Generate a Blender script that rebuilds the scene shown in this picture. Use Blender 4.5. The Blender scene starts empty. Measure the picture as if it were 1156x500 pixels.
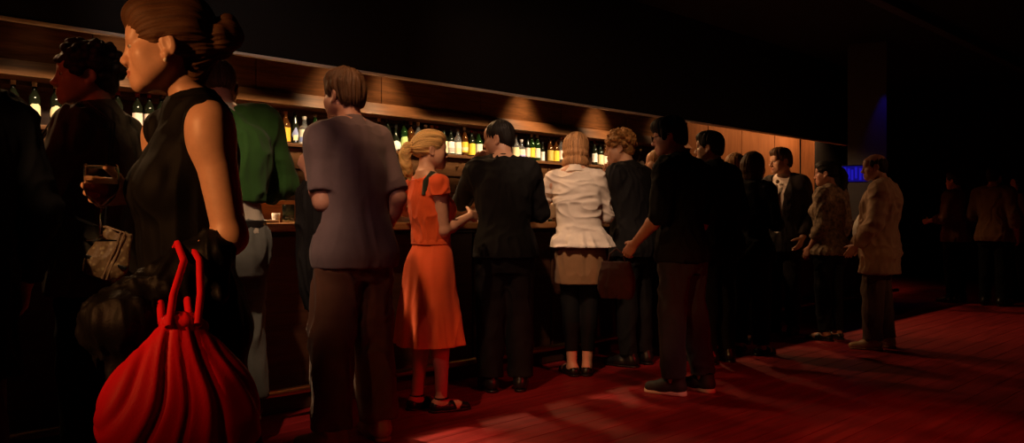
import bpy, bmesh, math, random
import numpy as np
from mathutils import Matrix, Vector, Euler

F32 = np.float32
rng = np.random.default_rng(7)
SC = bpy.context.scene
COL = SC.collection
R = math.radians


# ------------------------------------------------------------------ materials
MATS = {}


def mat(name, col, rough=.6, metal=0., var=.0, vscale=20., bump=0., bscale=60., stretch=(1, 1, 1), spec=.5,
        trans=0., ior=1.45, emit=None, estr=0., sheen=0., col2=None, alpha=1., coat=0., kind='noise', sss=0.):
    if name in MATS:
        return MATS[name]
    m = bpy.data.materials.new(name)
    m.use_nodes = True
    nt = m.node_tree
    b = nt.nodes['Principled BSDF']
    b.inputs['Base Color'].default_value = (*col, 1)
    b.inputs['Roughness'].default_value = rough
    b.inputs['Metallic'].default_value = metal
    b.inputs['Specular IOR Level'].default_value = spec
    b.inputs['Transmission Weight'].default_value = trans
    b.inputs['IOR'].default_value = ior
    b.inputs['Sheen Weight'].default_value = sheen
    b.inputs['Coat Weight'].default_value = coat
    b.inputs['Alpha'].default_value = alpha
    if sss:
        b.inputs['Subsurface Weight'].default_value = sss
        b.inputs['Subsurface Radius'].default_value = (.01, .004, .002)
        b.inputs['Subsurface Scale'].default_value = 1.
    if emit:
        b.inputs['Emission Color'].default_value = (*emit, 1)
        b.inputs['Emission Strength'].default_value = estr
    if var or bump or col2:
        tc = nt.nodes.new('ShaderNodeTexCoord')
        mp = nt.nodes.new('ShaderNodeMapping')
        mp.inputs['Scale'].default_value = stretch
        nt.links.new(tc.outputs['Object'], mp.inputs['Vector'])
        if var or col2:
            if kind == 'voronoi':
                n = nt.nodes.new('ShaderNodeTexVoronoi')
                out = n.outputs['Distance']
                n.inputs['Scale'].default_value = vscale
            else:
                n = nt.nodes.new('ShaderNodeTexNoise')
                out = n.outputs['Fac']
                n.inputs['Scale'].default_value = vscale
                n.inputs['Detail'].default_value = 6
                n.inputs['Roughness'].default_value = .6
            nt.links.new(mp.outputs['Vector'], n.inputs['Vector'])
            cr = nt.nodes.new('ShaderNodeValToRGB')
            a = cr.color_ramp.elements
            a[0].position, a[1].position = (.28, .72) if kind == 'noise' else (.15, .5)
            c2 = col2 if col2 else tuple(min(1, c * (1 + var)) for c in col)
            c1 = col if col2 else tuple(c * (1 - var) for c in col)
            a[0].color = (*c1, 1)
            a[1].color = (*c2, 1)
            nt.links.new(out, cr.inputs['Fac'])
            nt.links.new(cr.outputs['Color'], b.inputs['Base Color'])
        if bump:
            n2 = nt.nodes.new('ShaderNodeTexNoise')
            n2.inputs['Scale'].default_value = bscale
            n2.inputs['Detail'].default_value = 4
            nt.links.new(mp.outputs['Vector'], n2.inputs['Vector'])
            bp = nt.nodes.new('ShaderNodeBump')
            bp.inputs['Strength'].default_value = bump
            bp.inputs['Distance'].default_value = .004
            nt.links.new(n2.outputs['Fac'], bp.inputs['Height'])
            nt.links.new(bp.outputs['Normal'], b.inputs['Normal'])
    MATS[name] = m
    return m


# ------------------------------------------------------------------ objects
def link(o, parent=None):
    COL.objects.link(o)
    if parent is not None:
        o.parent = parent
    return o


def empty(name, label, cat, loc=(0, 0, 0), rz=0., group=None):
    o = bpy.data.objects.new(name, None)
    o.empty_display_size = .1
    o.location = loc
    o.rotation_euler = (0, 0, rz)
    link(o)
    return tag(o, label, cat, group)


def tag(o, label, cat, group=None):
    o['label'] = label
    o['category'] = cat
    if group:
        o['group'] = group
    return o


def mesh_np(name, V, Q, mats, parent=None, smooth=True, midx=None):
    """numpy vertices + quads (or tris) -> object"""
    me = bpy.data.meshes.new(name)
    V = np.ascontiguousarray(V, dtype=F32)
    Q = np.ascontiguousarray(Q, dtype=np.int32)
    k = Q.shape[1]
    me.vertices.add(len(V))
    me.vertices.foreach_set('co', V.ravel())
    me.loops.add(len(Q) * k)
    me.loops.foreach_set('vertex_index', Q.ravel())
    me.polygons.add(len(Q))
    me.polygons.foreach_set('loop_start', np.arange(0, len(Q) * k, k, dtype=np.int32))
    me.polygons.foreach_set('use_smooth', np.full(len(Q), smooth))
    if not isinstance(mats, (list, tuple)):
        mats = [mats]
    for m in mats:
        me.materials.append(m)
    if midx is not None:
        me.polygons.foreach_set('material_index', midx.astype(np.int32))
    me.update(calc_edges=True)
    o = bpy.data.objects.new(name, me)
    return link(o, parent)


def bm_obj(name, bm, mats, parent=None, smooth=False):
    me = bpy.data.meshes.new(name)
    bmesh.ops.recalc_face_normals(bm, faces=bm.faces)
    for f in bm.faces:
        f.smooth = smooth
    bm.to_mesh(me)
    bm.free()
    if not isinstance(mats, (list, tuple)):
        mats = [mats]
    for m in mats:
        me.materials.append(m)
    o = bpy.data.objects.new(name, me)
    return link(o, parent)


def bm_box(bm, lo, hi, bev=0., M=None):
    g = bmesh.ops.create_cube(bm, size=1.)
    vs = g['verts']
    for v in vs:
        v.co = Vector([lo[i] + (v.co[i] + .5) * (hi[i] - lo[i]) for i in range(3)])
    if bev:
        es = list({e for v in vs for e in v.link_edges})
        r = bmesh.ops.bevel(bm, geom=es, offset=bev, segments=2, affect='EDGES', profile=.5)
        vs = list({v for f in r['faces'] for v in f.verts} | {v for v in vs if v.is_valid})
    if M is not None:
        for v in vs:
            v.co = M @ v.co
    return vs


def lathe(prof, n=20, closed_top=True):
    """profile [(r,z)] -> V,Q (quads; poles collapse)"""
    prof = np.array(prof, float)
    a = np.linspace(0, 2 * np.pi, n, endpoint=False)
    V = np.stack([np.outer(prof[:, 0], np.cos(a)), np.outer(prof[:, 0], np.sin(a)),
                  np.repeat(prof[:, 1][:, None], n, 1)], -1).reshape(-1, 3)
    Q = []
    for i in range(len(prof) - 1):
        for j in range(n):
            j2 = (j + 1) % n
            Q.append((i * n + j, i * n + j2, (i + 1) * n + j2, (i + 1) * n + j))
    return V, np.array(Q)


def tube(pts, rad, n=6):
    pts = [np.array(p, float) for p in pts]
    rads = rad if hasattr(rad, '__len__') else [rad] * len(pts)
    V, Q = [], []
    up = np.array([0, 0, 1.])
    for i, p in enumerate(pts):
        t = pts[min(i + 1, len(pts) - 1)] - pts[max(i - 1, 0)]
        t /= np.linalg.norm(t) + 1e-9
        x = np.cross(t, up if abs(t[2]) < .95 else np.array([1., 0, 0]))
        x /= np.linalg.norm(x) + 1e-9
        y = np.cross(x, t)
        for j in range(n):
            a = 2 * math.pi * j / n
            V.append(p + rads[i] * (math.cos(a) * x + math.sin(a) * y))
    for i in range(len(pts) - 1):
        for j in range(n):
            j2 = (j + 1) % n
            Q.append((i * n + j, i * n + j2, (i + 1) * n + j2, (i + 1) * n + j))
    return np.array(V), np.array(Q)


def merge(parts):
    V, Q, o = [], [], 0
    for v, q in parts:
        V.append(v)
        Q.append(q + o)
        o += len(v)
    return np.concatenate(V), np.concatenate(Q)


# ------------------------------------------------------------------ signed distance kit
def A(*v):
    return np.array(v, float)


def unit(v):
    v = np.array(v, float)
    return v / (np.linalg.norm(v) + 1e-12)


def cone(a, b, ra, rb, flat=None, capa=False, capb=False):
    a, b = np.array(a, float), np.array(b, float)
    ab = b - a
    L = np.linalg.norm(ab) + 1e-9
    ab2 = L * L

    def fn(X, Y, Z):
        px, py, pz = X - a[0], Y - a[1], Z - a[2]
        tr = (px * ab[0] + py * ab[1] + pz * ab[2]) / ab2
        t = np.clip(tr, 0, 1)
        qx, qy, qz = px - t * ab[0], py - t * ab[1], pz - t * ab[2]
        if flat is not None:
            f, s = flat
            c = (qx * f[0] + qy * f[1] + qz * f[2]) * (1 / s - 1)
            qx, qy, qz = qx + f[0] * c, qy + f[1] * c, qz + f[2] * c
        d = np.sqrt(qx * qx + qy * qy + qz * qz) - (ra + (rb - ra) * t)
        if flat is not None:
            d = d * min(1, flat[1])
        if capa:
            d = np.maximum(d, -tr * L)
        if capb:
            d = np.maximum(d, (tr - 1) * L)
        return d
    m = max(ra, rb) * (max(1, flat[1]) if flat else 1)
    return fn, np.minimum(a, b) - m, np.maximum(a, b) + m


def ell(c, r, M=None):
    c, r = np.array(c, float), np.array(r, float)
    M = np.eye(3) if M is None else np.array(M, float)     # columns = axes

    def fn(X, Y, Z):
        px, py, pz = X - c[0], Y - c[1], Z - c[2]
        u = (px * M[0, 0] + py * M[1, 0] + pz * M[2, 0]) / r[0]
        v = (px * M[0, 1] + py * M[1, 1] + pz * M[2, 1]) / r[1]
        w = (px * M[0, 2] + py * M[1, 2] + pz * M[2, 2]) / r[2]
        k0 = np.sqrt(u * u + v * v + w * w)
        k1 = np.sqrt((u / r[0]) ** 2 + (v / r[1]) ** 2 + (w / r[2]) ** 2) + 1e-6
        return k0 * (k0 - 1) / k1
    e = np.abs(M) @ r
    return fn, c - e, c + e


def loft(keys, e=2.2, yaw=0., folds=None):
    """keys rows: z, halfwidth, halfdepth, cx, cy  (z ascending)"""
    K = np.array(keys, float)
    K = K[np.argsort(K[:, 0])]
    z = K[:, 0]
    zs = np.linspace(z[0], z[-1], 240)
    m = np.gradient(K[:, 1:], z, axis=0)
    i = np.clip(np.searchsorted(z, zs, side='right') - 1, 0, len(z) - 2)
    hh = (z[i + 1] - z[i])[:, None]
    t = ((zs - z[i]) / (z[i + 1] - z[i]))[:, None]
    P0, P1, m0, m1 = K[i, 1:], K[i + 1, 1:], m[i] * hh, m[i + 1] * hh
    C = (2 * t**3 - 3 * t**2 + 1) * P0 + (t**3 - 2 * t**2 + t) * m0 + (-2 * t**3 + 3 * t**2) * P1 + (t**3 - t**2) * m1
    ca, sa = math.cos(yaw), math.sin(yaw)

    def fn(X, Y, Z):
        g = [np.interp(Z, zs, C[:, j]) for j in range(4)]
        w, d, cx, cy = g
        px, py = X - cx, Y - cy
        if yaw:
            px, py = ca * px + sa * py, -sa * px + ca * py
        if folds is not None:
            n, amp, z0, z1, ph = folds
            th = np.arctan2(py, px)
            f = np.clip((z1 - Z) / (z1 - z0), 0, 1)
            s = 1 + amp * f * (np.sin(n * th + ph + 1.3 * np.sin(2 * th + 3 * Z)) + .5 * np.sin((2 * n - 3) * th + 2 * ph + 4 * Z))
            w, d = w * s, d * s
        h = ((np.abs(px) / w) ** e + (np.abs(py) / d) ** e) ** (1 / e)
        q = (h - 1) * np.minimum(w, d)
        return np.maximum(q, np.maximum(zs[0] - Z, Z - zs[-1]))
    mw = C[:, 0].max() * 1.3
    md = C[:, 1].max() * 1.3
    if yaw:
        mw = md = max(mw, md)
    lo = A(C[:, 2].min() - mw, C[:, 3].min() - md, zs[0])
    hi = A(C[:, 2].max() + mw, C[:, 3].max() + md, zs[-1])
    return fn, lo, hi


def half(p, n):
    """half space: negative on the side n points away from (material kept where dot(x-p,n)<0)"""
    p, n = np.array(p, float), unit(n)

    def fn(X, Y, Z):
        return (X - p[0]) * n[0] + (Y - p[1]) * n[1] + (Z - p[2]) * n[2]
    return fn, A(-9, -9, -9), A(9, 9, 9)


def axis(lo, hi, base, fine):
    xs = [lo]
    while xs[-1] < hi:
        x = xs[-1]
        s = base
        for a, b, r in fine:
            if a - 1e-6 <= x < b:
                s = min(s, r)
            elif x < a:
                s = min(s, max(r, a - x)) if a - x < base else s
        xs.append(x + s)
    return np.array(xs, F32)


def surface_nets(xs, ys, zs, Fv):
    ins = Fv < 0
    c = ins[:-1, :-1, :-1].astype(np.int8)
    tot = np.zeros_like(c)
    for i in (0, 1):
        for j in (0, 1):
            for k in (0, 1):
                tot += ins[i:i + tot.shape[0], j:j + tot.shape[1], k:k + tot.shape[2]]
    act = (tot > 0) & (tot < 8)
    I, J, K = np.nonzero(act)
    n = len(I)
    idx = np.full(act.shape, -1, np.int32)
    idx[I, J, K] = np.arange(n)
    P = np.zeros((n, 3), np.float64)
    cnt = np.zeros(n)
    cs = [(i, j, k) for i in (0, 1) for j in (0, 1) for k in (0, 1)]
    vals = {q: Fv[I + q[0], J + q[1], K + q[2]] for q in cs}
    pos = {q: np.stack([xs[I + q[0]], ys[J + q[1]], zs[K + q[2]]], -1) for q in cs}
    for q in cs:
        for ax in range(3):
            if q[ax] == 0:
                p = list(q)
                p[ax] = 1
                p = tuple(p)
                a, b = vals[q], vals[p]
                x = (a < 0) != (b < 0)
                t = np.where(x, a / np.where(x, a - b, 1), 0)[:, None]
                P += np.where(x[:, None], pos[q] + (pos[p] - pos[q]) * t, 0)
                cnt += x
    P /= cnt[:, None]
    quads = []
    for ax in range(3):
        s0 = [slice(1, -1)] * 3
        s1 = [slice(1, -1)] * 3
        s0[ax] = slice(0, -1)
        s1[ax] = slice(1, None)
        a, b = ins[tuple(s0)], ins[tuple(s1)]
        e = np.stack(np.nonzero(a != b), -1)
        if not len(e):
            continue
        flip = a[tuple(e.T)]
        o = np.ones(3, int)
        o[ax] = 0
        e = e + o
        u, v = [(1, 2), (2, 0), (0, 1)][ax]
        q = []
        for du, dv in ((1, 1), (0, 1), (0, 0), (1, 0)):
            g = e.copy()
            g[:, u] -= du
            g[:, v] -= dv
            q.append(idx[g[:, 0], g[:, 1], g[:, 2]])
        q = np.stack(q, -1)
        q[~flip] = q[~flip][:, ::-1]
        quads.append(q)
    Q = np.concatenate(quads)
    Q = Q[(Q >= 0).all(1)]
    return P, Q


def vnormals(V, Q):
    d1 = V[Q[:, 2]] - V[Q[:, 0]]
    d2 = V[Q[:, 3]] - V[Q[:, 1]]
    fnm = np.cross(d1, d2)
    N = np.zeros_like(V)
    for i in range(4):
        np.add.at(N, Q[:, i], fnm)
    return N / (np.linalg.norm(N, axis=1, keepdims=True) + 1e-12)


_T = rng.random((32, 32, 32))


def vnoise(P):
    """value noise, -1..1"""
    i = np.floor(P).astype(int)
    f = P - i
    f = f * f * (3 - 2 * f)
    r = 0
    for a in (0, 1):
        for b in (0, 1):
            for c in (0, 1):
                w = (f[:, 0] if a else 1 - f[:, 0]) * (f[:, 1] if b else 1 - f[:, 1]) * (f[:, 2] if c else 1 - f[:, 2])
                r = r + w * _T[(i[:, 0] + a) % 32, (i[:, 1] + b) % 32, (i[:, 2] + c) % 32]
    return r * 2 - 1


def cloth_disp(amp, sc=(14, 14, 7), seed=0, rid=True):
    """creased cloth: warped ridged noise"""
    def fn(V, N):
        P = V * np.array(sc) + seed * 3.7
        w = np.stack([vnoise(P * .5 + 9), vnoise(P * .5 + 17), vnoise(P * .5 + 31)], -1)
        n = vnoise(P + w * 1.3)
        if rid:
            n = 1 - 2 * np.abs(n) ** .8
        n2 = vnoise(P * 2.3 + w + 5)
        return (amp * (.8 * n - .3 + .35 * n2))[:, None] * N
    return fn


def hair_disp(amp, M, sc=(60, 8, 60), seed=0):
    """strands: noise stretched along axis 1 of frame M"""
    def fn(V, N):
        P = (V @ M) * np.array(sc) + seed * 5.1
        w = np.stack([vnoise(P * .13 + 3)] * 3, -1)
        n = vnoise(P + 3 * w) + .5 * vnoise(P * 2.1 + 4 * w + 11)
        return (amp * n)[:, None] * N
    return fn


def iso(ops, res, fine=(), pad=.02):
    """ops: list of (op, prim, k); fine: list of (lo3, hi3, res). returns V,Q"""
    los = [p[1] for o, p, k in ops if o == 'u']
    his = [p[2] for o, p, k in ops if o == 'u']
    lo = np.min(los, 0) - pad - res
    hi = np.max(his, 0) + pad + res
    ax = [axis(lo[i], hi[i], res, [(f[0][i], f[1][i], f[2]) for f in fine]) for i in range(3)]
    xs, ys, zs = ax
    Fv = np.full((len(xs), len(ys), len(zs)), .5, F32)
    for o, (fn, l, h), k in ops:
        m = max(k, res) + .015
        sl = []
        for i in range(3):
            a = max(0, np.searchsorted(ax[i], l[i] - m) - 1)
            b = min(len(ax[i]), np.searchsorted(ax[i], h[i] + m) + 1)
            sl.append(slice(a, b))
        if any(s.stop <= s.start for s in sl):
            continue
        X = xs[sl[0]][:, None, None]
        Y = ys[sl[1]][None, :, None]
        Z = zs[sl[2]][None, None, :]
        d = fn(X, Y, Z).astype(F32)
        t = tuple(sl)
        a = Fv[t]
        if o == 'u':
            hh = np.maximum(k - np.abs(a - d), 0) / max(k, 1e-6)
            Fv[t] = np.minimum(a, d) - hh * hh * k * .25
        elif o == 's':
            d = -d
            hh = np.maximum(k - np.abs(a - d), 0) / max(k, 1e-6)
            Fv[t] = np.maximum(a, d) + hh * hh * k * .25
        elif o == 'i':
            hh = np.maximum(k - np.abs(a - d), 0) / max(k, 1e-6)
            Fv[t] = np.maximum(a, d) + hh * hh * k * .25
    return surface_nets(xs, ys, zs, Fv)


def sdf_obj(name, ops, m, parent, res=.008, fine=(), disp=None, midx=None):
    V, Q = iso(ops, res, fine)
    if disp is not None:
        for d in (disp if isinstance(disp, (list, tuple)) else [disp]):
            V = V + d(V, vnormals(V, Q))
    mi = midx(V[Q].mean(1)) if midx else None
    return mesh_np(name, V, Q, m, parent, midx=mi)
# ------------------------------------------------------------------ people
FPX = 900.
CAMZ = 1.12
TORSO = {
    'm': [(.78, .150, .108, -.006), (.88, .168, .124, -.014), (.98, .160, .116, -.008), (1.08, .146, .106, .0),
          (1.20, .156, .116, .0), (1.31, .170, .120, -.006), (1.40, .162, .102, -.016), (1.46, .112, .072, -.024),
          (1.52, .058, .052, -.028)],
    'f': [(.78, .158, .108, -.008), (.88, .174, .124, -.018), (.97, .156, .110, -.010), (1.07, .120, .090, .0),
          (1.17, .128, .096, .002), (1.27, .140, .104, -.002), (1.37, .138, .090, -.014), (1.44, .096, .064, -.024),
          (1.50, .048, .046, -.028)]}


def rotm(yaw, pitch=0, roll=0):
    return np.array((Matrix.Rotation(R(yaw), 3, 'Z') @ Matrix.Rotation(R(pitch), 3, 'X') @ Matrix.Rotation(R(roll), 3, 'Y')))


def ortho(v, a):
    v = np.array(v, float) - np.dot(v, a) * a
    return unit(v)


def rodr(v, ax, ang):
    ax = unit(ax)
    return v * math.cos(ang) + np.cross(ax, v) * math.sin(ang) + ax * np.dot(ax, v) * (1 - math.cos(ang))


class Person:
    def __init__(s, label, px, depth, app, H, sex='m', lean=(0, 0), head=(0, 0, 0), hfwd=.0, arms=None, legs=None,
                 skin=None, face=True, group=None, hs=1., girth=1., dz=0.):
        x = (px - 578) / FPX * depth
        al = math.atan2(578 - px, FPX)
        s.h = H / 1.75
        s.sex = sex
        s.girth = girth
        s.root = empty('person', label, 'person', (x, depth, dz), R(app) + al, group)
        s.rz = R(app) + al
        s.loc = A(x, depth, dz)
        s.lean = A(*lean)
        sw = .185 if sex == 'm' else .158
        hw = .088 if sex == 'm' else .085
        s.sw = sw
        s.N = A(*s.off(1.49), 1.49) + A(0, -.026, 0)
        s.Rh = rotm(*head)
        s.Hc = s.N + A(0, .035 + hfwd, .052) + s.Rh @ A(0, .0, .10)
        s.hs = hs
        s.armr = 1.
        s.face = face
        s.skin = skin
        s.arm = {}
        s.handops = []
        arms = arms or {}
        for nm, sg in (('R', 1), ('L', -1)):
            sh = A(sg * sw, -.018, 1.425) + A(*s.off(1.425), 0)
            a = arms.get(nm, {})
            sh = sh + A(*a.get('dsh', (0, 0, 0)))
            w = a.get('w')
            w = A(sg * (sw + .07), .03, .90) + A(*s.off(1.1), 0) if w is None else A(*w)
            L1, L2 = .295, .262
            d = w - sh
            L = np.linalg.norm(d)
            if L > L1 + L2 - .004:
                d = d / L * (L1 + L2 - .004)
                w = sh + d
                L = L1 + L2 - .004
            c = (L1**2 - L2**2 + L**2) / (2 * L)
            r = math.sqrt(max(0, L1**2 - c**2))
            u = d / L
            pole = ortho(a.get('pole', (sg * .35, -1, -.2)), u)
            e = sh + u * c + pole * r
            fd = unit(w - e)
            ha = unit(a['a']) if 'a' in a else fd
            hn = ortho(a.get('n', (-sg, 0, 0)), ha)
            s.arm[nm] = dict(sh=sh, el=e, wr=w, a=ha, n=hn, s=sg * np.cross(ha, hn), sg=sg,
                             curl=a.get('curl', (.35, .45, .3)), thumb=a.get('thumb', (.5, .35, .25)), none=a.get('none', False))
        s.leg = {}
        legs = legs or {}
        for nm, sg in (('R', 1), ('L', -1)):
            l = legs.get(nm, {})
            hip = A(sg * hw, -.01, .91)
            dz = l.get('dz', 0.)
            an = A(*l.get('an', (sg * .10, -.02)), .075 + dz)
            kn = (hip + an) / 2 + A(0, l.get('kf', .025), .035)
            s.leg[nm] = dict(hip=hip, kn=kn, an=an, ft=l.get('ft', sg * -12.), sg=sg, dz=dz)

    def off(s, z):
        t = max(0, (z - .92) / .53)
        return s.lean * t ** 1.15

    def wp(s, p):
        """local (1.75 units) to world"""
        p = A(*p) * s.h
        c, q = math.cos(s.rz), math.sin(s.rz)
        return A(c * p[0] - q * p[1], q * p[0] + c * p[1], p[2]) + s.loc

    def hp(s, *p):
        return s.Hc + s.Rh @ (A(*p) * s.hs)

    def hell(s, c, r, M=None):
        M = s.Rh if M is None else s.Rh @ M
        return ell(s.hp(*c), A(*r) * s.hs, M)

    def hcone(s, a, b, ra, rb, flat=None):
        if flat:
            flat = (s.Rh @ A(*flat[0]), flat[1])
        return cone(s.hp(*a), s.hp(*b), ra * s.hs, rb * s.hs, flat)

    def keys(s, t, z0, z1, extra=None, n=9):
        K = np.array(TORSO[s.sex])
        zs = sorted({z0, z1} | {z for z in K[:, 0] if z0 + .03 < z < z1 - .02} | {z for z in (extra or {}) if z0 < z < z1})
        out = []
        ez = sorted(extra) if extra else None
        for z in zs:
            w, d, cy = [np.interp(z, K[:, 0], K[:, j]) for j in (1, 2, 3)]
            g = s.girth
            w, d = w * (.5 + .5 * g), d * g
            dw = np.interp(z, ez, [extra[q][0] for q in ez]) if extra else 0
            dd = np.interp(z, ez, [extra[q][1] for q in ez]) if extra else 0
            o = s.off(z)
            out.append((z, w + t + dw, d + t + dd, o[0], cy + o[1]))
        return out

    # ---- ops
    def head_ops(s):
        o = []
        f = .94 if s.sex == 'f' else 1.
        u = lambda p, k=.02: o.append(('u', p, k))
        u(s.hell((0, -.014, .032), (.074, .094, .084)), .02)
        u(s.hell((0, .030, -.030), (.060, .060, .082)), .03)
        for q in (-1, 1):
            u(s.hcone((q * .053 * f, .004, -.048), (q * .022 * f, .066, -.094), .020, .016), .03)
            u(s.hell((q * .043, .056, -.022), (.022, .020, .020)), .025)
            u(s.hell((q * .046, .034, -.046), (.020, .034, .034)), .03)
        u(s.hell((0, .074, -.096), (.022 * f, .019, .018)), .022)
        u(s.hcone((-.034, .076, .017), (.034, .076, .017), .011, .011), .018)
        u(s.hell((0, .062, .04), (.052, .03, .045)), .02)
        u(s.hell((0, .078, -.066), (.026, .018, .024)), .02)
        if s.face:
            for q in (-1, 1):
                o.append(('s', s.hell((q * .031, .098, .001), (.018, .014, .0105)), .012))
                u(s.hell((q * .031, .0735, .008), (.0165, .0145, .0075)), .003)
                u(s.hell((q * .031, .0735, -.0085), (.0155, .013, .005)), .004)
        ny = 0 if s.sex == 'm' else -.005
        u(s.hcone((0, .087, .008), (0, .106 + ny, -.028), .0072, .0092), .012)
        u(s.hell((0, .108 + ny, -.032), (.0110, .0115, .0100)), .009)
        for q in (-1, 1):
            u(s.hell((q * .0125, .098, -.038), (.0085, .012, .0085)), .006)
            o.append(('s', s.hell((q * .006, .106, -.0455), (.004, .006, .004)), .003))
        u(s.hell((0, .0925, -.0615), (.0225, .0095, .0062)), .004)
        u(s.hell((0, .0925, -.0735), (.0195, .0095, .0068)), .004)
        o.append(('s', s.hcone((-.02, .104, -.0672), (.02, .104, -.0672), .0022, .0022), .003))
        for q in (-1, 1):
            M = rotm(q * 20, -12, 0)
            u(s.hell((q * .0755, -.012, -.004), (.0075, .021, .033), M), .006)
            o.append(('s', s.hell((q * .084, -.007, -.002), (.006, .011, .019), M), .004))
            u(s.hell((q * .077, -.004, -.033), (.007, .009, .011), M), .006)
        return o

    def neck_ops(s):
        r = .053 if s.sex == 'm' else .045
        return [('u', cone(s.N + A(0, 0, -.03), s.hp(0, -.026, -.05), r * 1.12, r), .03)]

    def hand_ops(s, nm):
        a_ = s.arm[nm]
        W, a, n, t = a_['wr'], a_['a'], a_['n'], a_['s']
        o = []
        u = lambda p, k=.008: o.append(('u', p, k))
        offs, knl = (.027, .009, -.009, -.026), (.086, .090, .086, .078)
        u(ell(W + a * .048, (.046, .037, .0135), np.stack([a, t, n], 1)), .015)
        curl = a_['curl']
        for j in range(4):
            kn = W + a * knl[j] + t * offs[j]
            u(cone(W + a * .012 + t * offs[j] * .5, kn, .0125, .0105), .012)
            L = (.070, .079, .073, .056)[j]
            c = curl[j] if hasattr(curl[0], '__len__') else curl
            ang = 0
            p = kn
            ax = np.cross(a, n)
            spread = t * offs[j] * 1.6
            for i, fr in enumerate((.46, .30, .24)):
                ang += c[i] * (1 + .10 * (j - 1))
                d = unit(a * math.cos(ang) + n * math.sin(ang) + spread * math.cos(ang) * (1 if i == 0 else .4))
                q = p + d * L * fr
                u(cone(p, q, .0092 - .0011 * i, .0082 - .0011 * i), .004 if i else .006)
                p = q
        th = a_['thumb']
        T0 = W + a * .022 + t * .022
        d = unit(a * .62 + t * .72 + n * th[0])
        u(cone(T0, T0 + d * .036, .0145, .0115), .014)
        p = T0 + d * .036
        d = unit(d * 1 + a * th[1] + n * th[1] * .8)
        u(cone(p, p + d * .031, .0108, .0095), .004)
        p = p + d * .031
        d = unit(d + a * th[2] + n * th[2])
        u(cone(p, p + d * .025, .0095, .0078), .004)
        return o

    def arm_ops(s, nm, t=0., to=1., up=True, rs=1.):
        """arm limb; t thickness added, to: 0..1 upper, 1..2 forearm"""
        a = s.arm[nm]
        m = 1. if s.sex == 'm' else .88
        m *= rs
        o = []
        r0, r1, r2 = .053 * m, .041 * m, .0275 * m
        if up:
            f = min(1, to)
            e = a['sh'] + (a['el'] - a['sh']) * f
            o.append(('u', cone(a['sh'], e, r0 + t, r0 + (r1 - r0) * f + t, capb=f < 1), .025))
            mid = a['sh'] + (a['el'] - a['sh']) * .3
            if t == 0:
                o.append(('u', ell(a['sh'] + A(a['sg'] * .004, 0, -.03), (.052 * m, .056 * m, .075 * m)), .03))
        if to > 1:
            f = to - 1
            b = a['el'] + (a['wr'] - a['el']) * f
            rm = .043 * m
            q = a['el'] + (a['wr'] - a['el']) * .28
            if f > .28:
                o.append(('u', cone(a['el'], q, r1 + t, rm + t), .02))
                g = (f - .28) / .72
                o.append(('u', cone(q, b, rm + t, rm + (r2 - rm) * g + t, capb=f < 1), .02))
            else:
                o.append(('u', cone(a['el'], b, r1 + t, rm + t, capb=True), .02))
        return o

    def leg_ops(s, nm, t=0., to=2., r=None, k=.03, flare=0.):
        l = s.leg[nm]
        m = 1. if s.sex == 'm' else .96
        r = r or (.088 * m, .058 * m, .037 * m)
        o = []
        f = min(1, to)
        o.append(('u', cone(l['hip'], l['hip'] + (l['kn'] - l['hip']) * f, r[0] + t, r[0] + (r[1] - r[0]) * f + t, capb=f < 1), k))
        if to > 1:
            f = to - 1
            o.append(('u', cone(l['kn'], l['kn'] + (l['an'] - l['kn']) * f, r[1] + t, r[1] + (r[2] - r[1]) * f + t + flare, capb=to < 2), k))
            if to >= 1.6:
                c = l['kn'] + (l['an'] - l['kn']) * .27
                o.append(('u', ell(c + A(0, -.022, 0), (.05 * m + t, .05 * m + t, .12 + t)), .03))
        return o

    def foot(s, nm):
        l = s.leg[nm]
        M = rotm(l['ft'])
        o = A(l['an'][0], l['an'][1], l['dz'])
        return lambda x, y, z: o + M @ A(x, y, z), M

    def body(s, hres=.0045, base=.013, fhand=.0045, hands='RL'):
        o = [('u', loft(s.keys(0, .78, TORSO[s.sex][-1][0])), .02)]
        if s.sex == 'f':
            for q in (-1, 1):
                c = A(q * .068, .078, 1.27) + A(*s.off(1.27), 0)
                o.append(('u', ell(c, (.058, .052, .06)), .03))
        for nm in 'RL':
            q = s.arm[nm]['sg']
            o.append(('u', cone(s.N + A(q * .03, 0, .0), s.arm[nm]['sh'] + A(-q * .02, 0, .012), .042, .046), .04))
            o += s.arm_ops(nm, to=2., rs=s.armr)
            o += s.leg_ops(nm)
            F, M = s.foot(nm)
            o.append(('u', cone(F(0, -.03, .05), F(0, .09, .035), .036, .032), .03))
            o.append(('u', cone(F(0, .09, .032), F(0, .15, .026), .032, .022), .03))
        o += s.neck_ops()
        o += s.head_ops()
        fine = [(s.Hc - .125 * s.hs, s.Hc + .135 * s.hs, hres)]
        for nm in 'RL':
            if s.arm[nm]['none']:
                continue
            o += s.hand_ops(nm)
            if nm in hands:
                a = s.arm[nm]
                c = a['wr'] + a['a'] * .08
                fine.append((c - .11, c + .11, fhand))

        lipc = s.hp(0, .1, -.0675)

        def midx(C):
            L = (C - s.Hc) @ s.Rh / s.hs
            lip = (((L[:, 0]) / .025) ** 2 + ((L[:, 2] + .0675) / .0125) ** 2 < 1) & (L[:, 1] > .088)
            return lip.astype(int)
        V, Q = iso(o, base, fine)
        mi = midx(V[Q].mean(1))
        # keep the largest-z consistent mesh
        ob = mesh_np('body', V * s.h, Q, [s.skin, LIPS], s.root, midx=mi)
        if s.face:
            for q in (-1, 1):
                s.eye(q)
                s.build('eyebrow', [('u', s.hcone((q * .016, .089, .021), (q * .030, .086, .0275), .0035, .0035), .002),
                                    ('u', s.hcone((q * .030, .086, .0275), (q * .046, .072, .022), .0035, .0025), .002)], HAIRDK, res=.003)
        return ob

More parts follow.
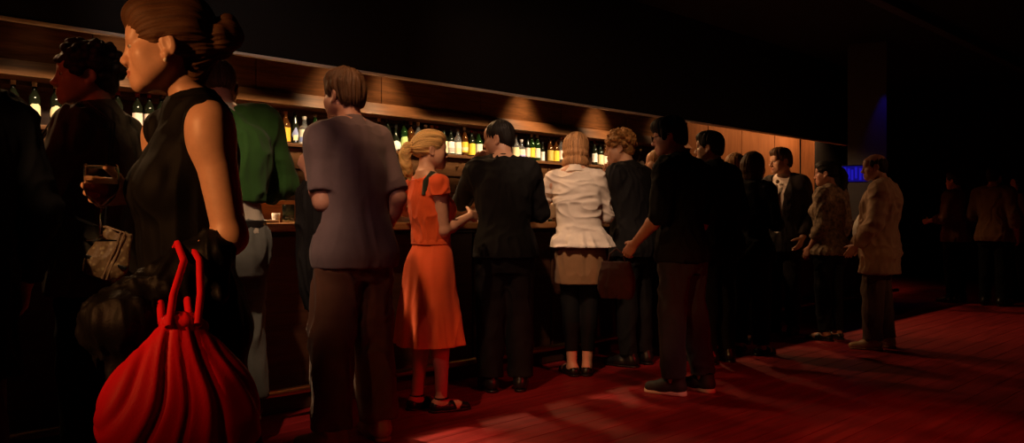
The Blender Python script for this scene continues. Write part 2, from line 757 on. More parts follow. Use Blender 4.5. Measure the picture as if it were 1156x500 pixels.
    def eye(s, q):
        a = np.linspace(0, np.pi, 11)
        prof = [(max(1e-4, math.sin(t)), -math.cos(t)) for t in a]
        V, Q = lathe(prof, 14)
        V = V[:, [0, 2, 1]] * A(1, 1, 1) * .0118
        C = V[Q].mean(1)
        ir = (C[:, 1] > .0088)
        c = A(q * .031, .0765, .0)
        W = (s.Hc + (V + c) * s.hs @ s.Rh.T) * s.h
        mesh_np('eye', W, Q[:, ::-1], [EYEW, EYED], s.root, midx=ir.astype(int))

    def build(s, name, ops, m, res=.008, fine=(), disp=None, parent=None, midx=None):
        V, Q = iso(ops, res, fine)
        if disp is not None:
            for d in (disp if isinstance(disp, (list, tuple)) else [disp]):
                V = V + d(V, vnormals(V, Q))
        mi = midx(V[Q].mean(1)) if midx else None
        return mesh_np(name, V * s.h, Q, m, parent or s.root, midx=mi)

    # ---- garments
    def top(s, name, m, t=.012, hem=.92, top=1.49, sl=(1.9, 1.9), st=.012, extra=None, amp=.007, sc=(16, 16, 8), seed=0,
            cuts=(), add=(), res=.008, e=2.3, sho=True, bust=True, rs=1.05, folds=None, disp2=None):
        if extra is None and hem < .95 and sho:
            extra = {hem: (.026, .020), .92: (.018, .014), 1.08: (0, 0)}
        o = [('u', loft(s.keys(t, hem, top, extra), e, folds=folds), .02)]
        if s.sex == 'f' and bust:
            for q in (-1, 1):
                c = A(q * .068, .078, 1.27) + A(*s.off(1.27), 0)
                o.append(('u', ell(c, (.058 + t, .052 + t, .062)), .05))
        if sho:
            o.append(('u', ell(s.N + A(0, .004, -.022), (.082 + t * .5, .064 + t * .5, .040)), .03))
        for nm, f in zip('RL', sl):
            q = s.arm[nm]['sg']
            if sho:
                o.append(('u', cone(s.N + A(q * .045, 0, -.012), s.arm[nm]['sh'] + A(-q * .02, 0, .012), .044 + t * .6, .048 + t), .04))
            if f > 0:
                o += s.arm_ops(nm, st, f, rs=rs)
                m_ = 1. if s.sex == 'm' else .88
                if f >= .5:
                    o.append(('u', ell(s.arm[nm]['sh'] + A(q * .004, 0, -.03), (.052 * m_ + st, .056 * m_ + st, .075 * m_ + st)), .03))
        o += list(add)
        for c in cuts:
            o.append(('s', c, .004))
        d = [cloth_disp(amp, sc, seed)]
        if disp2:
            d.append(disp2)
        return s.build(name, o, m, res, disp=d)

    def collar(s, m, r=.058, h=.035, t=.006, tilt=.0, name='collar'):
        a = s.N + A(0, .000, -.030)
        b = s.N + A(0, .018 + tilt, .012 + h)
        o = [('u', cone(a, b, r + .030, r, capa=True, capb=True), .004),
             ('s', cone(a + (b - a) * .8, b + (b - a) * .6, r - t, r - t), .002)]
        return s.build(name, o, m, .004)

    def trousers(s, m, t=.012, waist=1.02, r=(.092, .068, .056), to=1.97, flare=0., amp=.008, seed=0, sc=(12, 12, 7), name='trousers', res=.009):
        o = [('u', loft(s.keys(t, .765, waist)), .02)]
        for nm in 'RL':
            o += s.leg_ops(nm, t, to, r, flare=flare)
        return s.build(name, o, m, res, disp=cloth_disp(amp, sc, seed))

    def shoe(s, nm, m, msole=None, kind='shoe', name='shoe'):
        F, M = s.foot(nm)
        o = []
        g = .94 if s.sex == 'f' else 1.05
        if kind == 'sneaker':
            o += [('u', cone(F(0, -.04, .054), F(0, .06, .053), .045, .045), .02), ('u', cone(F(0, .06, .047), F(0, .155, .036), .046, .037), .03),
                  ('u', cone(F(0, -.03, .06), F(0, -.03, .12), .042, .046, capb=True), .02)]
        elif kind == 'flat':
            o += [('u', cone(F(0, -.036, .034), F(0, .06, .030), .041, .040), .02), ('u', cone(F(0, .06, .030), F(0, .165, .022), .040, .026), .02),
                  ('s', ell(F(0, .0, .098), (.032, .078, .050), M), .004)]
        else:
            o += [('u', cone(F(0, -.04, .052), F(0, .06, .046), .044, .044), .02), ('u', cone(F(0, .06, .042), F(0, .175, .028), .044, .029), .03),
                  ('u', cone(F(0, -.025, .055), F(0, -.02, .105), .045, .048, capb=True), .02)]
        o.append(('i', half(F(0, 0, .016), (0, 0, -1)), .004))
        ob = s.build(name, o, m, .006)
        so = [('u', cone(F(0, -.045, .014), F(0, .06, .014), .041, .040), .01), ('u', cone(F(0, .06, .014), F(0, .165, .014), .042, .032), .01)]
        z1 = .032 if kind == 'sneaker' else .018
        so += [('i', half(F(0, 0, .0008), (0, 0, -1)), .001), ('i', half(F(0, 0, z1), (0, 0, 1)), .002)]
        s.build('sole', so, msole or m, .006, parent=ob)
        return ob

    # ---- hair
    def hair(s, kind, m, seed=0, amp=.004, res=.0055):
        o = []
        u = lambda p, k=.02: o.append(('u', p, k))
        face = ('s', s.hell((0, .122, -.040), (.070, .082, .098)), .012)
        low = ('s', s.hell((0, -.02, -.135), (.12, .13, .078)), .015)
        ears = [('s', s.hell((q * .088, -.002, -.018), (.022, .030, .040)), .008) for q in (-1, 1)]
        sc = (55, 55, 14)
        if kind == 'short':
            u(s.hell((0, -.014, .040), (.084, .104, .092)))
            u(s.hell((0, .03, .088), (.062, .068, .040)), .03)
            u(s.hell((0, -.062, -.02), (.064, .05, .06)), .03)
            o += [face, low] + ears
        elif kind == 'fringe':
            u(s.hell((0, -.014, .044), (.088, .108, .094)))
            u(s.hell((0, .055, .078), (.066, .058, .046)), .03)
            u(s.hell((0, -.066, -.02), (.068, .052, .066)), .03)
            for q in (-1, 1):
                u(s.hell((q * .074, .01, .012), (.016, .038, .04)), .02)
            o += [('s', s.hell((0, .13, -.052), (.074, .085, .092)), .01), low] + ears
        elif kind == 'buzz':
            u(s.hell((0, -.014, .034), (.079, .099, .0885)))
            u(s.hell((0, -.058, -.02), (.062, .048, .055)), .03)
            o += [face, low] + ears
        elif kind == 'curly':
            r = np.random.default_rng(seed + 3)
            u(s.hell((0, -.020, .048), (.088, .106, .092)))
            u(s.hell((0, -.068, -.02), (.07, .052, .062)), .03)
            for i in range(190):
                v = unit(r.normal(size=3))
                if v[2] < -.55:
                    continue
                c = A(0, -.022, .046) + v * A(.09, .108, .094) * r.uniform(.92, 1.07)
                q = r.uniform(.011, .021)
                u(s.hell(c, (q, q, q)), .006)
            o += [('s', s.hell((0, .132, -.040), (.072, .085, .092)), .012), low] + ears
            sc = (70, 70, 70)
        elif kind == 'bob':
            u(s.hell((0, -.016, .042), (.088, .106, .094)))
            zz = [(-.135, .088, .094), (-.11, .100, .104), (-.05, .098, .108), (.0, .092, .106), (.04, .086, .102)]
            for (z, w, d) in zz:
                u(s.hell((0, -.018, z + .01), (w, d, .045)), .03)
            o += [('s', s.hell((0, .10, -.06), (.066, .10, .125)), .012), ('s', s.hell((0, .03, -.16), (.06, .08, .05)), .02),
                  ('i', half(s.hp(0, 0, -.135), s.Rh @ A(0, 0, -1)), .012)]
            sc = (60, 60, 7)
        elif kind == 'long':
            u(s.hell((0, -.016, .042), (.086, .106, .092)))
            for (z, w, d) in [(-.24, .085, .05), (-.18, .098, .062), (-.11, .100, .085), (-.05, .096, .1), (.0, .092, .104)]:
                u(s.hell((0, -.030, z + .01), (w, d, .06)), .03)
            o += [('s', s.hell((0, .11, -.08), (.064, .10, .16)), .012), ('s', s.hell((0, .06, -.2), (.09, .09, .1)), .02)]
            sc = (60, 60, 6)
        elif kind == 'ponytail':
            u(s.hell((0, -.018, .040), (.085, .105, .092)))
            u(s.hell((0, -.075, .012), (.062, .05, .058)), .03)
            u(s.hell((0, .03, .082), (.066, .06, .042)), .03)
            o += [face, ('s', s.hell((0, .0, -.135), (.12, .10, .085)), .015)] + ears
            P = [(0, -.118, .022, .024), (0, -.15, .008, .032), (.005, -.166, -.04, .036), (.008, -.160, -.10, .035), (.01, -.145, -.15, .028), (.012, -.132, -.195, .010)]
            for i in range(len(P) - 1):
                u(s.hcone(P[i][:3], P[i + 1][:3], P[i][3], P[i + 1][3]), .014)
            sc = (70, 16, 28)
        elif kind == 'bun':
            u(s.hell((0, -.018, .044), (.086, .106, .094)))
            u(s.hell((0, .030, .088), (.064, .066, .046)), .03)
            u(s.hell((0, -.06, .06), (.08, .075, .08)), .03)
            u(s.hell((0, -.092, .0), (.056, .05, .06)), .03)
            u(s.hell((0, -.065, -.062), (.046, .04, .05)), .03)
            r = np.random.default_rng(5)
            for i in range(16):
                v = unit(r.normal(size=3))
                c = A(0, -.142, .030) + v * A(.046, .044, .056) * .75
                u(s.hell(c, (.026, .026, .026)), .012)
            o += [('s', s.hell((0, .130, -.042), (.078, .088, .094)), .012), ('s', s.hell((0, .02, -.155), (.12, .085, .085)), .015)] + ears
            sc = (60, 18, 40)
        elif kind == 'balding':
            u(s.hell((0, -.018, .026), (.079, .099, .070)))
            u(s.hell((0, -.058, -.02), (.062, .048, .055)), .03)
            o += [face, low, ('s', s.hell((0, .02, .12), (.07, .10, .06)), .01)] + ears
        axis_h = kind in ('ponytail', 'bun')
        rnd = kind == 'curly'

        def flow(V):
            L = (V - s.Hc) @ s.Rh / s.hs - A(0, -.015, .02)
            if rnd:
                return L * 60 + seed
            if axis_h:
                th = np.arctan2(L[:, 0], L[:, 2] + .02)
                return np.stack([th * 11 + 40, L[:, 1] * 13 + 20 + seed, np.linalg.norm(L, axis=1) * 16], -1)
            r = np.hypot(L[:, 0], L[:, 1])
            th = np.arctan2(L[:, 0], L[:, 1] + .035)
            return np.stack([th * 11 + 40, L[:, 2] * 12 + 20 + seed, r * 14], -1)

        def disp(V, N):
            f = flow(V)
            n = vnoise(f) + .6 * vnoise(f * A(2.3, 1.2, 1) + 7)
            return (amp * n)[:, None] * N
        ms = m if isinstance(m, (list, tuple)) else [m]

        def midx(C):
            f = flow(C)
            n = vnoise(f * A(1.9, .8, 1) + 3) + .5 * vnoise(f * A(4.1, 1, 1) + 3)
            return np.clip(((n + .8) / 1.6 * len(ms)).astype(int), 0, len(ms) - 1)
        return s.build('hair', o, ms, res, disp=disp, midx=midx if len(ms) > 1 else None)


def hairmats(name, c, k=.2):
    return [mat(f'{name}_{t}', tuple(x * (1 + f) for x in c), .6, bump=.3, bscale=400, spec=.3) for t, f in (('dark', -k), ('mid', 0), ('light', k))]


LIPS = mat('lips', (.46, .17, .12), .45)
EYEW = mat('eye_white', (.42, .36, .32), .3)
EYED = mat('eye_iris', (.03, .018, .01), .15)
HAIRDK = mat('brow_hair', (.03, .016, .01), .7)
# ------------------------------------------------------------------ the bar's own frame: u runs along the bar, v away from the room
UD, VD = A(.7157, .6985), A(-.6985, .7157)
BANG = math.atan2(.6985, .7157)


def UV(u, v, z=0.):
    p = UD * u + VD * v
    return (p[0], p[1], z)


def px_u(px, v):
    k = (px - 578) / FPX
    d = v / (.7157 - .6985 * k)
    return d * (.7157 * k + .6985), d


def box_obj(name, boxes, m, parent=None, bev=.004, structure=False):
    bm = bmesh.new()
    for lo, hi in boxes:
        bm_box(bm, lo, hi, bev)
    o = bm_obj(name, bm, m, parent)
    if parent is None:
        o.rotation_euler = (0, 0, BANG)
    if structure:
        o['kind'] = 'structure'
    return o


# ---- materials of the room
def wood_mat(name, c1, c2, rough, stretch, scale=6., bump=.15, coat=0.):
    m = bpy.data.materials.new(name)
    m.use_nodes = True
    nt = m.node_tree
    b = nt.nodes['Principled BSDF']
    tc = nt.nodes.new('ShaderNodeTexCoord')
    mp = nt.nodes.new('ShaderNodeMapping')
    mp.inputs['Scale'].default_value = stretch
    n = nt.nodes.new('ShaderNodeTexNoise')
    n.inputs['Scale'].default_value = scale
    n.inputs['Detail'].default_value = 8
    n.inputs['Roughness'].default_value = .65
    n.inputs['Distortion'].default_value = .8
    cr = nt.nodes.new('ShaderNodeValToRGB')
    e = cr.color_ramp.elements
    e[0].position, e[1].position = .35, .68
    e[0].color, e[1].color = (*c1, 1), (*c2, 1)
    bp = nt.nodes.new('ShaderNodeBump')
    bp.inputs['Strength'].default_value = bump
    bp.inputs['Distance'].default_value = .003
    L = nt.links.new
    L(tc.outputs['Object'], mp.inputs['Vector'])
    L(mp.outputs['Vector'], n.inputs['Vector'])
    L(n.outputs['Fac'], cr.inputs['Fac'])
    L(cr.outputs['Color'], b.inputs['Base Color'])
    L(n.outputs['Fac'], bp.inputs['Height'])
    L(bp.outputs['Normal'], b.inputs['Normal'])
    mr = nt.nodes.new('ShaderNodeMapRange')
    mr.inputs['To Min'].default_value = rough - .08
    mr.inputs['To Max'].default_value = rough + .12
    L(n.outputs['Fac'], mr.inputs['Value'])
    L(mr.outputs['Result'], b.inputs['Roughness'])
    b.inputs['Coat Weight'].default_value = coat
    b.inputs['Specular IOR Level'].default_value = .35
    return m


WOOD = wood_mat('panel_wood', (.10, .040, .014), (.23, .098, .036), .42, (.6, 6, 6), 4.)
WOODV = wood_mat('wall_panel_wood', (.15, .058, .02), (.24, .10, .038), .5, (6, 6, .6), 3.)
WOODD = wood_mat('dark_wood', (.035, .014, .007), (.075, .03, .014), .4, (.6, 6, 6), 4.)
COUNTER = wood_mat('counter_wood', (.20, .09, .035), (.36, .18, .075), .22, (.5, 6, 6), 4., coat=.4)
FLOORM = wood_mat('floor_boards', (.17, .007, .008), (.34, .018, .020), .48, (.5, 7, 7), 3.)  # red of the stage light is partly put into the board colour
BLACK = mat('black_paint', (.006, .006, .006), .8)
BLACKC = mat('black_ceiling', (.010, .009, .009), .9, var=.3, vscale=3)
DARKW = mat('dark_wall', (.012, .010, .010), .85, var=.3, vscale=4)
STEEL = mat('brushed_steel', (.55, .52, .48), .3, 1.)
BRASS = mat('brass', (.6, .42, .18), .3, 1.)

# ---- room shell
U0, U1, V0, V1, ZC = -4.5, 16., -5., 6.5, 3.45
fl = []
for i, v in enumerate(np.arange(V0, V1, .16)):
    fl.append(((U0, v, -.04), (U1, min(v + .157, V1), 0.)))
box_obj('floor', fl, FLOORM, bev=.002, structure=True)
box_obj('ceiling', [((U0, V0, ZC), (U1, V1, ZC + .1))], BLACKC, structure=True)
box_obj('wall_bar', [((U0, V1, 0), (U1, V1 + .12, ZC))], DARKW, structure=True)
box_obj('wall_entrance', [((U0, V0 - .12, 0), (U1, V0, ZC))], DARKW, structure=True)
box_obj('wall_left', [((U0 - .12, V0, 0), (U0, V1, ZC))], DARKW, structure=True)
box_obj('wall_far', [((U1, V0, 0), (U1 + .12, V1, ZC))], DARKW, structure=True)
# ceiling channels that run with the bar
box_obj('trim_3', [((U0, 3.2, ZC - .10), (15, 3.32, ZC)), ((U0, 1.4, ZC - .12), (15, 1.55, ZC))], mat('channel_grey', (.05, .045, .045), .6), structure=True)
# dark column at the end of the bar, its near side clad in wood
cu = px_u(903.5, 5.95)[0]
cv = 5.95
while cv > 4.6:
    P_ = UV(cu, cv)
    if 578 + FPX * P_[0] / P_[1] > 921:
        break
    cv -= .01
box_obj('trim_4', [((cu, cv, 0), (cu + .9, V1, ZC))], DARKW, structure=True)
box_obj('trim_6', [((cu - .02, cv + .02, 0), (cu - .001, 5.93, 2.9))], WOODV, structure=True)
UE = cu

# black bulkhead over the bar with its metal edge
VB, ZB = 5.2, 1.12 + 1.31 * 5.2 / 6.04
box_obj('trim_1', [((U0, VB, ZB), (UE, VB + .05, ZC)), ((U0, VB + .05, 2.86), (UE, V1, 2.9))], BLACK, structure=True)
box_obj('trim_2', [((U0, VB - .012, ZB - .014), (UE, VB + .03, ZB + .006))], mat('edge_trim_pale', (.80, .76, .72), .3), structure=True, bev=.003)
# ---- back bar
bb = empty('back_bar', 'long wooden back bar with bottle shelf, lit fascia and drawers behind the counter', 'bar shelf', UV(0, 0, 0), BANG)
UBE = px_u(772, 6.0)[0]
pan = []
u = U0 + .2
w_ = 1.22
while u < UBE:
    pan.append(((u, 6.05, 2.12), (min(u + w_ - .006, UBE), 6.10, 2.86)))
    u += w_
box_obj('upper_panel', pan, WOOD, bb)
bm = bmesh.new()
vs = [(5.86, 2.035), (5.875, 2.03), (6.06, 2.03), (6.06, 2.155), (5.99, 2.155), (5.975, 2.15)]
a = [bm.verts.new((U0 + .2, v, z)) for v, z in vs]
b = [bm.verts.new((UBE, v, z)) for v, z in vs]
n = len(vs)
for i in range(n):
    bm.faces.new((a[i], a[(i + 1) % n], b[(i + 1) % n], b[i]))
bm.faces.new(a)
bm.faces.new(b[::-1])
bm_obj('fascia', bm, WOOD, bb)
box_obj('bottle_niche', [((U0 + .2, 6.28, 1.70), (UBE, 6.30, 2.04)), ((U0 + .2, 6.06, 2.0), (UBE, 6.29, 2.034)), ((UBE - .02, 5.9, 1.72), (UBE, 6.3, 2.04))], WOODD, bb)
box_obj('shelf', [((U0 + .2, 5.88, 1.70), (UBE, 6.28, 1.73))], WOOD, bb)
dr = []
u = U0 + .2
DW = .56
k = 0
while u + DW < UBE:
    if 0 < u < 9:
        d = box_obj('drawer', [((u, 5.93, 1.525), (u + DW - .008, 6.2, 1.695))], WOOD, bb)
        for q in (.19, .37):
            V, Q = lathe([(.001, 0), (.010, 0), (.006, .008), (.006, .014), (.013, .020), (.012, .027), (.001, .030)], 10)
            V = V[:, [0, 2, 1]] * A(1, -1, 1) + A(u + q, 5.93, 1.615)
            mesh_np('knob', V, Q, BRASS, d)
    else:
        dr.append(((u, 5.93, 1.525), (u + DW - .008, 6.2, 1.695)))
    u += DW
lw = [((U0 + .2, 5.95, z), (UBE, 6.2, z + .15)) for z in (.9, 1.055, 1.21, 1.365)]
box_obj('lower_panel', lw + dr, WOOD, bb)
box_obj('worktop', [((U0 + .2, 5.5, .90), (UBE, 6.0, .94)), ((U0 + .2, 5.55, 0), (UBE, 6.0, .9))], WOODD, bb)

# ---- plain wood wall past the shelf
pan = []
u = UBE + .01
for us in (px_u(800, 5.95)[0], px_u(838, 5.95)[0], px_u(875, 5.95)[0], cu):
    pan.append(((u, 5.95, 0), (us - .018, 6.0, 3.0)))
    u = us
box_obj('wall_panelling', pan, WOODV, structure=True, bev=.008)
box_obj('baseboard_bar', [((UBE + .01, 5.90, 0), (cu - .03, 5.95, .12))], WOODD, structure=True)

# ---- bar counter
bc = empty('bar_counter', 'long wooden bar counter with dark panelled front where the guests lean', 'bar', UV(0, 0, 0), BANG)
UC = 11.0
fr = []
u = U0 + .2
while u < UC - .2:
    fr.append(((u, 4.17, .10), (u + .786, 4.21, 1.02)))
    u += .80
fr.append(((U0 + .2, 4.20, .0), (UC - .1, 4.7, 1.04)))
box_obj('front_panel', fr, WOODD, bc, bev=.01)
box_obj('countertop', [((U0 + .2, 4.0, 1.045), (UC, 4.74, 1.092))], COUNTER, bc, bev=.008)
box_obj('raised_ledge', [((U0 + .2, 4.70, 1.09), (UC, 4.76, 1.205)), ((U0 + .2, 4.66, 1.205), (UC, 4.95, 1.232))], COUNTER, bc, bev=.005)
V, Q = tube([(U0 + .2, 3.98, .17), (UC, 3.98, .17)], .022, 10)
rail = mesh_np('foot_rail', V, Q, BRASS, bc)
for u in np.arange(U0 + .5, UC, 1.6):
    V, Q = tube([(u, 3.98, .17), (u, 4.19, .17)], .012, 8)
    mesh_np('rail_bracket', V, Q, BRASS, rail)

# ---- bottles
PROF = {
    'wine': ([(.001, 0), (.034, 0), (.037, .006), (.037, .185), (.034, .205), (.020, .232), (.0145, .25), (.0140, .288), (.0155, .290), (.0155, .298), (.010, .300)], (.045, .150), .27),
    'spirit': ([(.001, 0), (.036, 0), (.039, .006), (.039, .150), (.036, .172), (.022, .195), (.0150, .215), (.0142, .250), (.016, .252), (.016, .262), (.010, .263)], (.020, .135), .245),
    'slim': ([(.001, 0), (.026, 0), (.029, .006), (.029, .150), (.024, .185), (.0150, .22), (.0138, .262), (.0150, .264), (.0150, .272), (.009, .273)], (.02, .14), .25),
    'square': ([(.001, 0), (.045, 0), (.048, .005), (.048, .135), (.044, .152), (.025, .163), (.018, .180), (.0165, .225), (.019, .228), (.019, .238), (.01, .240)], (.008, .128), .215),
    'bulb': ([(.001, 0), (.030, 0), (.045, .02), (.050, .05), (.046, .085), (.030, .125), (.019, .155), (.0150, .19), (.0142, .235), (.017, .238), (.017, .248), (.01, .250)], (.012, .10), .225),
}


def glassmat(n, c, tr=.85):
    return mat(n, c, .06, trans=tr, ior=1.48)


GL = {'dark': mat('black_green_glass', (.010, .012, .006), .08), 'brown': glassmat('amber_glass', (.22, .07, .015), .7),
      'green': glassmat('green_glass', (.03, .10, .02), .7), 'clear': glassmat('clear_glass', (.92, .94, .93), .9)}


def flatmat(n, c, **k):
    return mat('paper_' + n, c, .55, **k)


LB = {'white': flatmat('white', (.86, .80, .70)), 'pink': flatmat('blush', (.85, .66, .55)), 'cream': flatmat('cream', (.84, .70, .40)),
      'yellow': flatmat('yellow', (.85, .58, .05)), 'orange': flatmat('orange', (.85, .42, .03)), 'blue': flatmat('blue', (.25, .30, .55)),
      'lilac': flatmat('lilac', (.42, .38, .75)), 'green': flatmat('pale_green', (.55, .75, .25)), 'olive': flatmat('dull_yellow', (.55, .40, .08)),
      'grey': flatmat('grey', (.45, .42, .38)), 'lime': flatmat('lime_white', (.80, .76, .58))}
CP = {'red': mat('cap_red', (.30, .03, .03), .35), 'white': mat('cap_white', (.75, .68, .58), .35), 'peach': mat('cap_peach', (.75, .42, .22), .4),
      'black': mat('cap_black', (.02, .02, .02), .3), 'gold': mat('cap_gold', (.75, .5, .15), .3, .8), 'steel': STEEL}
BM = {}


def patch(prof, z0, z1, ang, out=.0008, shape='rect'):
    """a label that wraps the bottle's front (towards -y)"""
    P = np.array(prof)
    zs = np.linspace(z0, z1, 9)
    V, Q = [], []
    na = 13
    for i, z in enumerate(zs):
        r = np.interp(z, P[:, 1], P[:, 0]) + out
        t = i / 8
        s = 1.
        if shape == 'shield':
            s = .55 + .45 * math.sin(math.pi * min(1, t * .75 + .18)) if t < .9 else .45
        if shape == 'diamond':
            s = max(.12, 1 - abs(2 * t - 1))
        if shape == 'oval':
            s = max(.15, math.sqrt(max(0, 1 - (2 * t - 1) ** 2)))
        for j in range(na):
            a = -math.pi / 2 + (j / (na - 1) - .5) * ang * s
            V.append((r * math.cos(a), r * math.sin(a), z))
    for i in range(8):
        for j in range(na - 1):
            Q.append((i * na + j, i * na + j + 1, (i + 1) * na + j + 1, (i + 1) * na + j))
    return np.array(V), np.array(Q)


def bottle(px, kind, glass, lab, cap, label, shape='rect', lab2=None, v=6.02, scale=1., base=1.7315):
    u, d = px_u(px, v)
    prof, (l0, l1), capz = PROF[kind]
    loc = UV(u, v, base)
    face = math.atan2(loc[1], loc[0]) - math.pi / 2      # front of the label turned to the room
    o = empty('bottle', label, 'bottle', loc, .5 * face + .5 * BANG, 'bottles along the back bar shelf')
    o.scale = (scale * (.965 if kind == 'wine' else 1.),) * 3
    V, Q = lathe(prof, 20)
    mesh_np('glass_body', V, Q, GL[glass], o)
    if lab:
        ang = 2.6
        V, Q = patch(prof, l0, l1, ang, shape=shape)
        lo = mesh_np('paper_label', V, Q, LB[lab], o)
        if lab2:
            h = l1 - l0
            V, Q = patch(prof, l0 + .12 * h, l0 + .48 * h, ang * (.9 if shape == 'rect' else .5), .0016)
            mesh_np('label_band', V, Q, LB[lab2], lo)
    rt = [p for p in prof if p[1] >= capz]
    r0 = np.interp(capz, [p[1] for p in prof], [p[0] for p in prof])
    c = [(r0 + .0012, capz)] + [(r + .0015, z + .001) for r, z in rt if r > .0105]
    c += [(c[-1][0] * .9, prof[-1][1] + .004), (.001, prof[-1][1] + .005)]
    V, Q = lathe(c, 16)
    mesh_np('cap', V, Q, CP[cap], o)
    return o


for a in [
    (15, 'wine', 'dark', None, 'white', 'dark bottle with pale cap nearest the left edge of the photo'),
    (39, 'wine', 'dark', 'cream', 'white', 'dark bottle with large cream shield label, left of the curly-haired man', 'shield'),
    (63, 'wine', 'dark', 'cream', 'white', 'dark bottle with small cream label, right beside the curly-haired man at left', 'oval'),
    (133, 'wine', 'dark', 'white', 'red', 'red-capped dark wine bottle with plain white label, standing apart left of its pair'),
    (155, 'wine', 'dark', 'pink', 'red', 'red-capped dark wine bottle, left one of the close pair with blush labels'),
    (168.5, 'wine', 'dark', 'pink', 'red', 'red-capped dark wine bottle, right one of the close pair with blush labels'),
    (182, 'wine', 'dark', 'white', 'black', "dark wine bottle with white label half hidden by the black-topped woman's chest"),
    (312.5, 'spirit', 'brown', 'white', 'peach', "bottle with peach cap peeking over the green-sweatered man's shoulder"),
    (322.5, 'spirit', 'brown', 'orange', 'peach', 'amber bottle with bright orange label right of the green sweater'),
    (333, 'slim', 'dark', 'blue', 'black', 'dark bottle with slender blue diamond label between orange-labelled and clear bottles', 'diamond', 'cream'),
    (343.5, 'square', 'clear', 'lime', 'white', 'broad clear bottle with white and blue label', 'rect', 'blue'),
    (355.5, 'spirit', 'green', 'lime', 'steel', "pale green bottle half hidden by the grey-shirted man's shoulder"),
    (428, 'wine', 'brown', None, 'peach', "bottle with peach cap just right of the grey-shirted man's head"),
    (437.5, 'wine', 'dark', None, 'black', 'unlabelled dark bottle right behind the grey-shirted man'),
    (446.5, 'bulb', 'dark', 'white', 'black', 'dark bottle with big white label left of the blonde ponytail', 'oval'),
    (456, 'wine', 'green', 'green', 'black', 'green bottle with pale green label beside the blonde ponytail', 'shield'),
    (463.5, 'wine', 'brown', None, 'peach', "bottle with long peach neck, leftmost above the blonde woman's head"),
    (472, 'wine', 'clear', None, 'white', "bottle with white cap, second above the blonde woman's head"),
    (480.5, 'slim', 'brown', None, 'white', "bottle with wide white cap, third above the blonde woman's head"),
    (487.5, 'slim', 'brown', None, 'peach', "bottle with peach cap, fourth above the blonde woman's head"),
    (493, 'slim', 'dark', None, 'red', "short-necked bottle, rightmost above the blonde woman's head"),
    (501, 'spirit', 'dark', 'cream', 'black', "dark bottle with small cream label right against the blonde woman's face"),
    (508.8, 'spirit', 'dark', 'white', 'black', 'dark bottle with greyish white label, second right of the blonde woman', 'rect', 'grey'),
    (516.6, 'spirit', 'clear', 'lime', 'steel', 'clear bottle with pale cream label, third right of the blonde woman', 'rect', 'cream'),
    (524.4, 'wine', 'brown', 'yellow', 'white', 'tall white-capped bottle with rounded yellow label', 'rect', 'cream'),
    (532.4, 'spirit', 'dark', 'yellow', 'red', 'red-capped bottle with bright yellow label, two left of the black-sweatered man'),
    (540.4, 'spirit', 'green', 'lime', 'red', 'red-capped bottle with cream label touching the face of the black-sweatered man'),
    (582.2, 'spirit', 'clear', 'cream', 'steel', 'bottle with pale peach label right behind the head of the black-sweatered man'),
    (588.6, 'square', 'clear', 'lime', 'white', 'clear bottle with cream and violet label right of the black-sweatered man', 'rect', 'lilac', 6.02, .92),
    (595.6, 'slim', 'dark', 'pink', 'black', 'dark slim bottle with blush edge between violet and yellow labels'),
    (600.4, 'wine', 'green', 'yellow', 'white', 'white-capped bottle with acid yellow label, left of the twin white caps'),
    (606.4, 'wine', 'green', 'lime', 'white', 'white-capped bottle with white label, right of the twin white caps'),
    (612.4, 'slim', 'dark', 'white', 'black', 'slim dark bottle with small low white label', 'rect', None, 6.02, .8),
    (621.0, 'spirit', 'brown', 'olive', 'black', 'dark bottle with dull yellow label left of the bobbed blonde hair'),
    (627.5, 'spirit', 'brown', 'yellow', 'black', 'bottle with yellow label touching the bobbed blonde hair'),
    (633.5, 'wine', 'clear', 'pink', 'peach', 'peach-necked bottle almost hidden behind the bobbed blonde hair'),
    (671, 'wine', 'dark', 'white', 'red', 'tall bottle with glowing white label between bobbed and curly heads'),
    (677.6, 'spirit', 'dark', 'cream', 'black', 'shorter bottle with cream label beside the tall white-labelled one'),
    (683, 'spirit', 'brown', 'lime', 'steel', "pale-labelled bottle touching the curly man's forehead"),
    (723, 'bulb', 'clear', 'white', 'white', 'bulbous white-labelled bottle between the curly man and the man in spectacles', 'oval'),
]:
    bottle(*a)


# ---- glassware and things on the bar
GLASS = mat('drink_glass', (.97, .98, .98), .02, trans=1., ior=1.45)
WHITE = mat('white_china', (.85, .80, .74), .25)
PAPER = mat('white_paper', (.85, .80, .70), .8)


def stem_glass(loc, label, h=.19, r=.040, group=None, wine=None, rz=0):
    o = empty('wine_glass', label, 'glass', loc, rz, group)
    b = h * .46
    out = [(.001, .0), (r * .88, .001), (r * .9, .003), (r * .3, .006), (.0042, .014), (.0036, b * .6), (.0045, b - .006), (.012, b),
           (r * .78, b + .022), (r * 1.0, b + .048), (r * .98, h - .01), (r * .95, h)]
    inn = [(r * .95 - .0012, h), (r * .98 - .0014, h - .01), (r - .0014, b + .048), (r * .78 - .0014, b + .0235), (.001, b + .004)]
    V, Q = lathe(out + inn, 28)
    mesh_np('bowl_and_stem', V, Q, GLASS, o)
    if wine:
        V, Q = lathe([(.001, b + .0045), (r * .77 - .002, b + .0238), (r - .0022, b + .047), (r - .0022, b + .055), (.001, b + .055)], 24)
        mesh_np('drink', V, Q, wine, o)
    return o


u, d = px_u(518.5, 4.72)
stem_glass(UV(u, 4.72, 1.232), 'left one of two small stemmed glasses standing on the raised bar ledge', .145, .034, 'stemmed glasses on the bar ledge')
u, d = px_u(526.5, 4.76)
stem_glass(UV(u, 4.76, 1.232), 'right one of two small stemmed glasses standing on the raised bar ledge', .145, .034, 'stemmed glasses on the bar ledge')


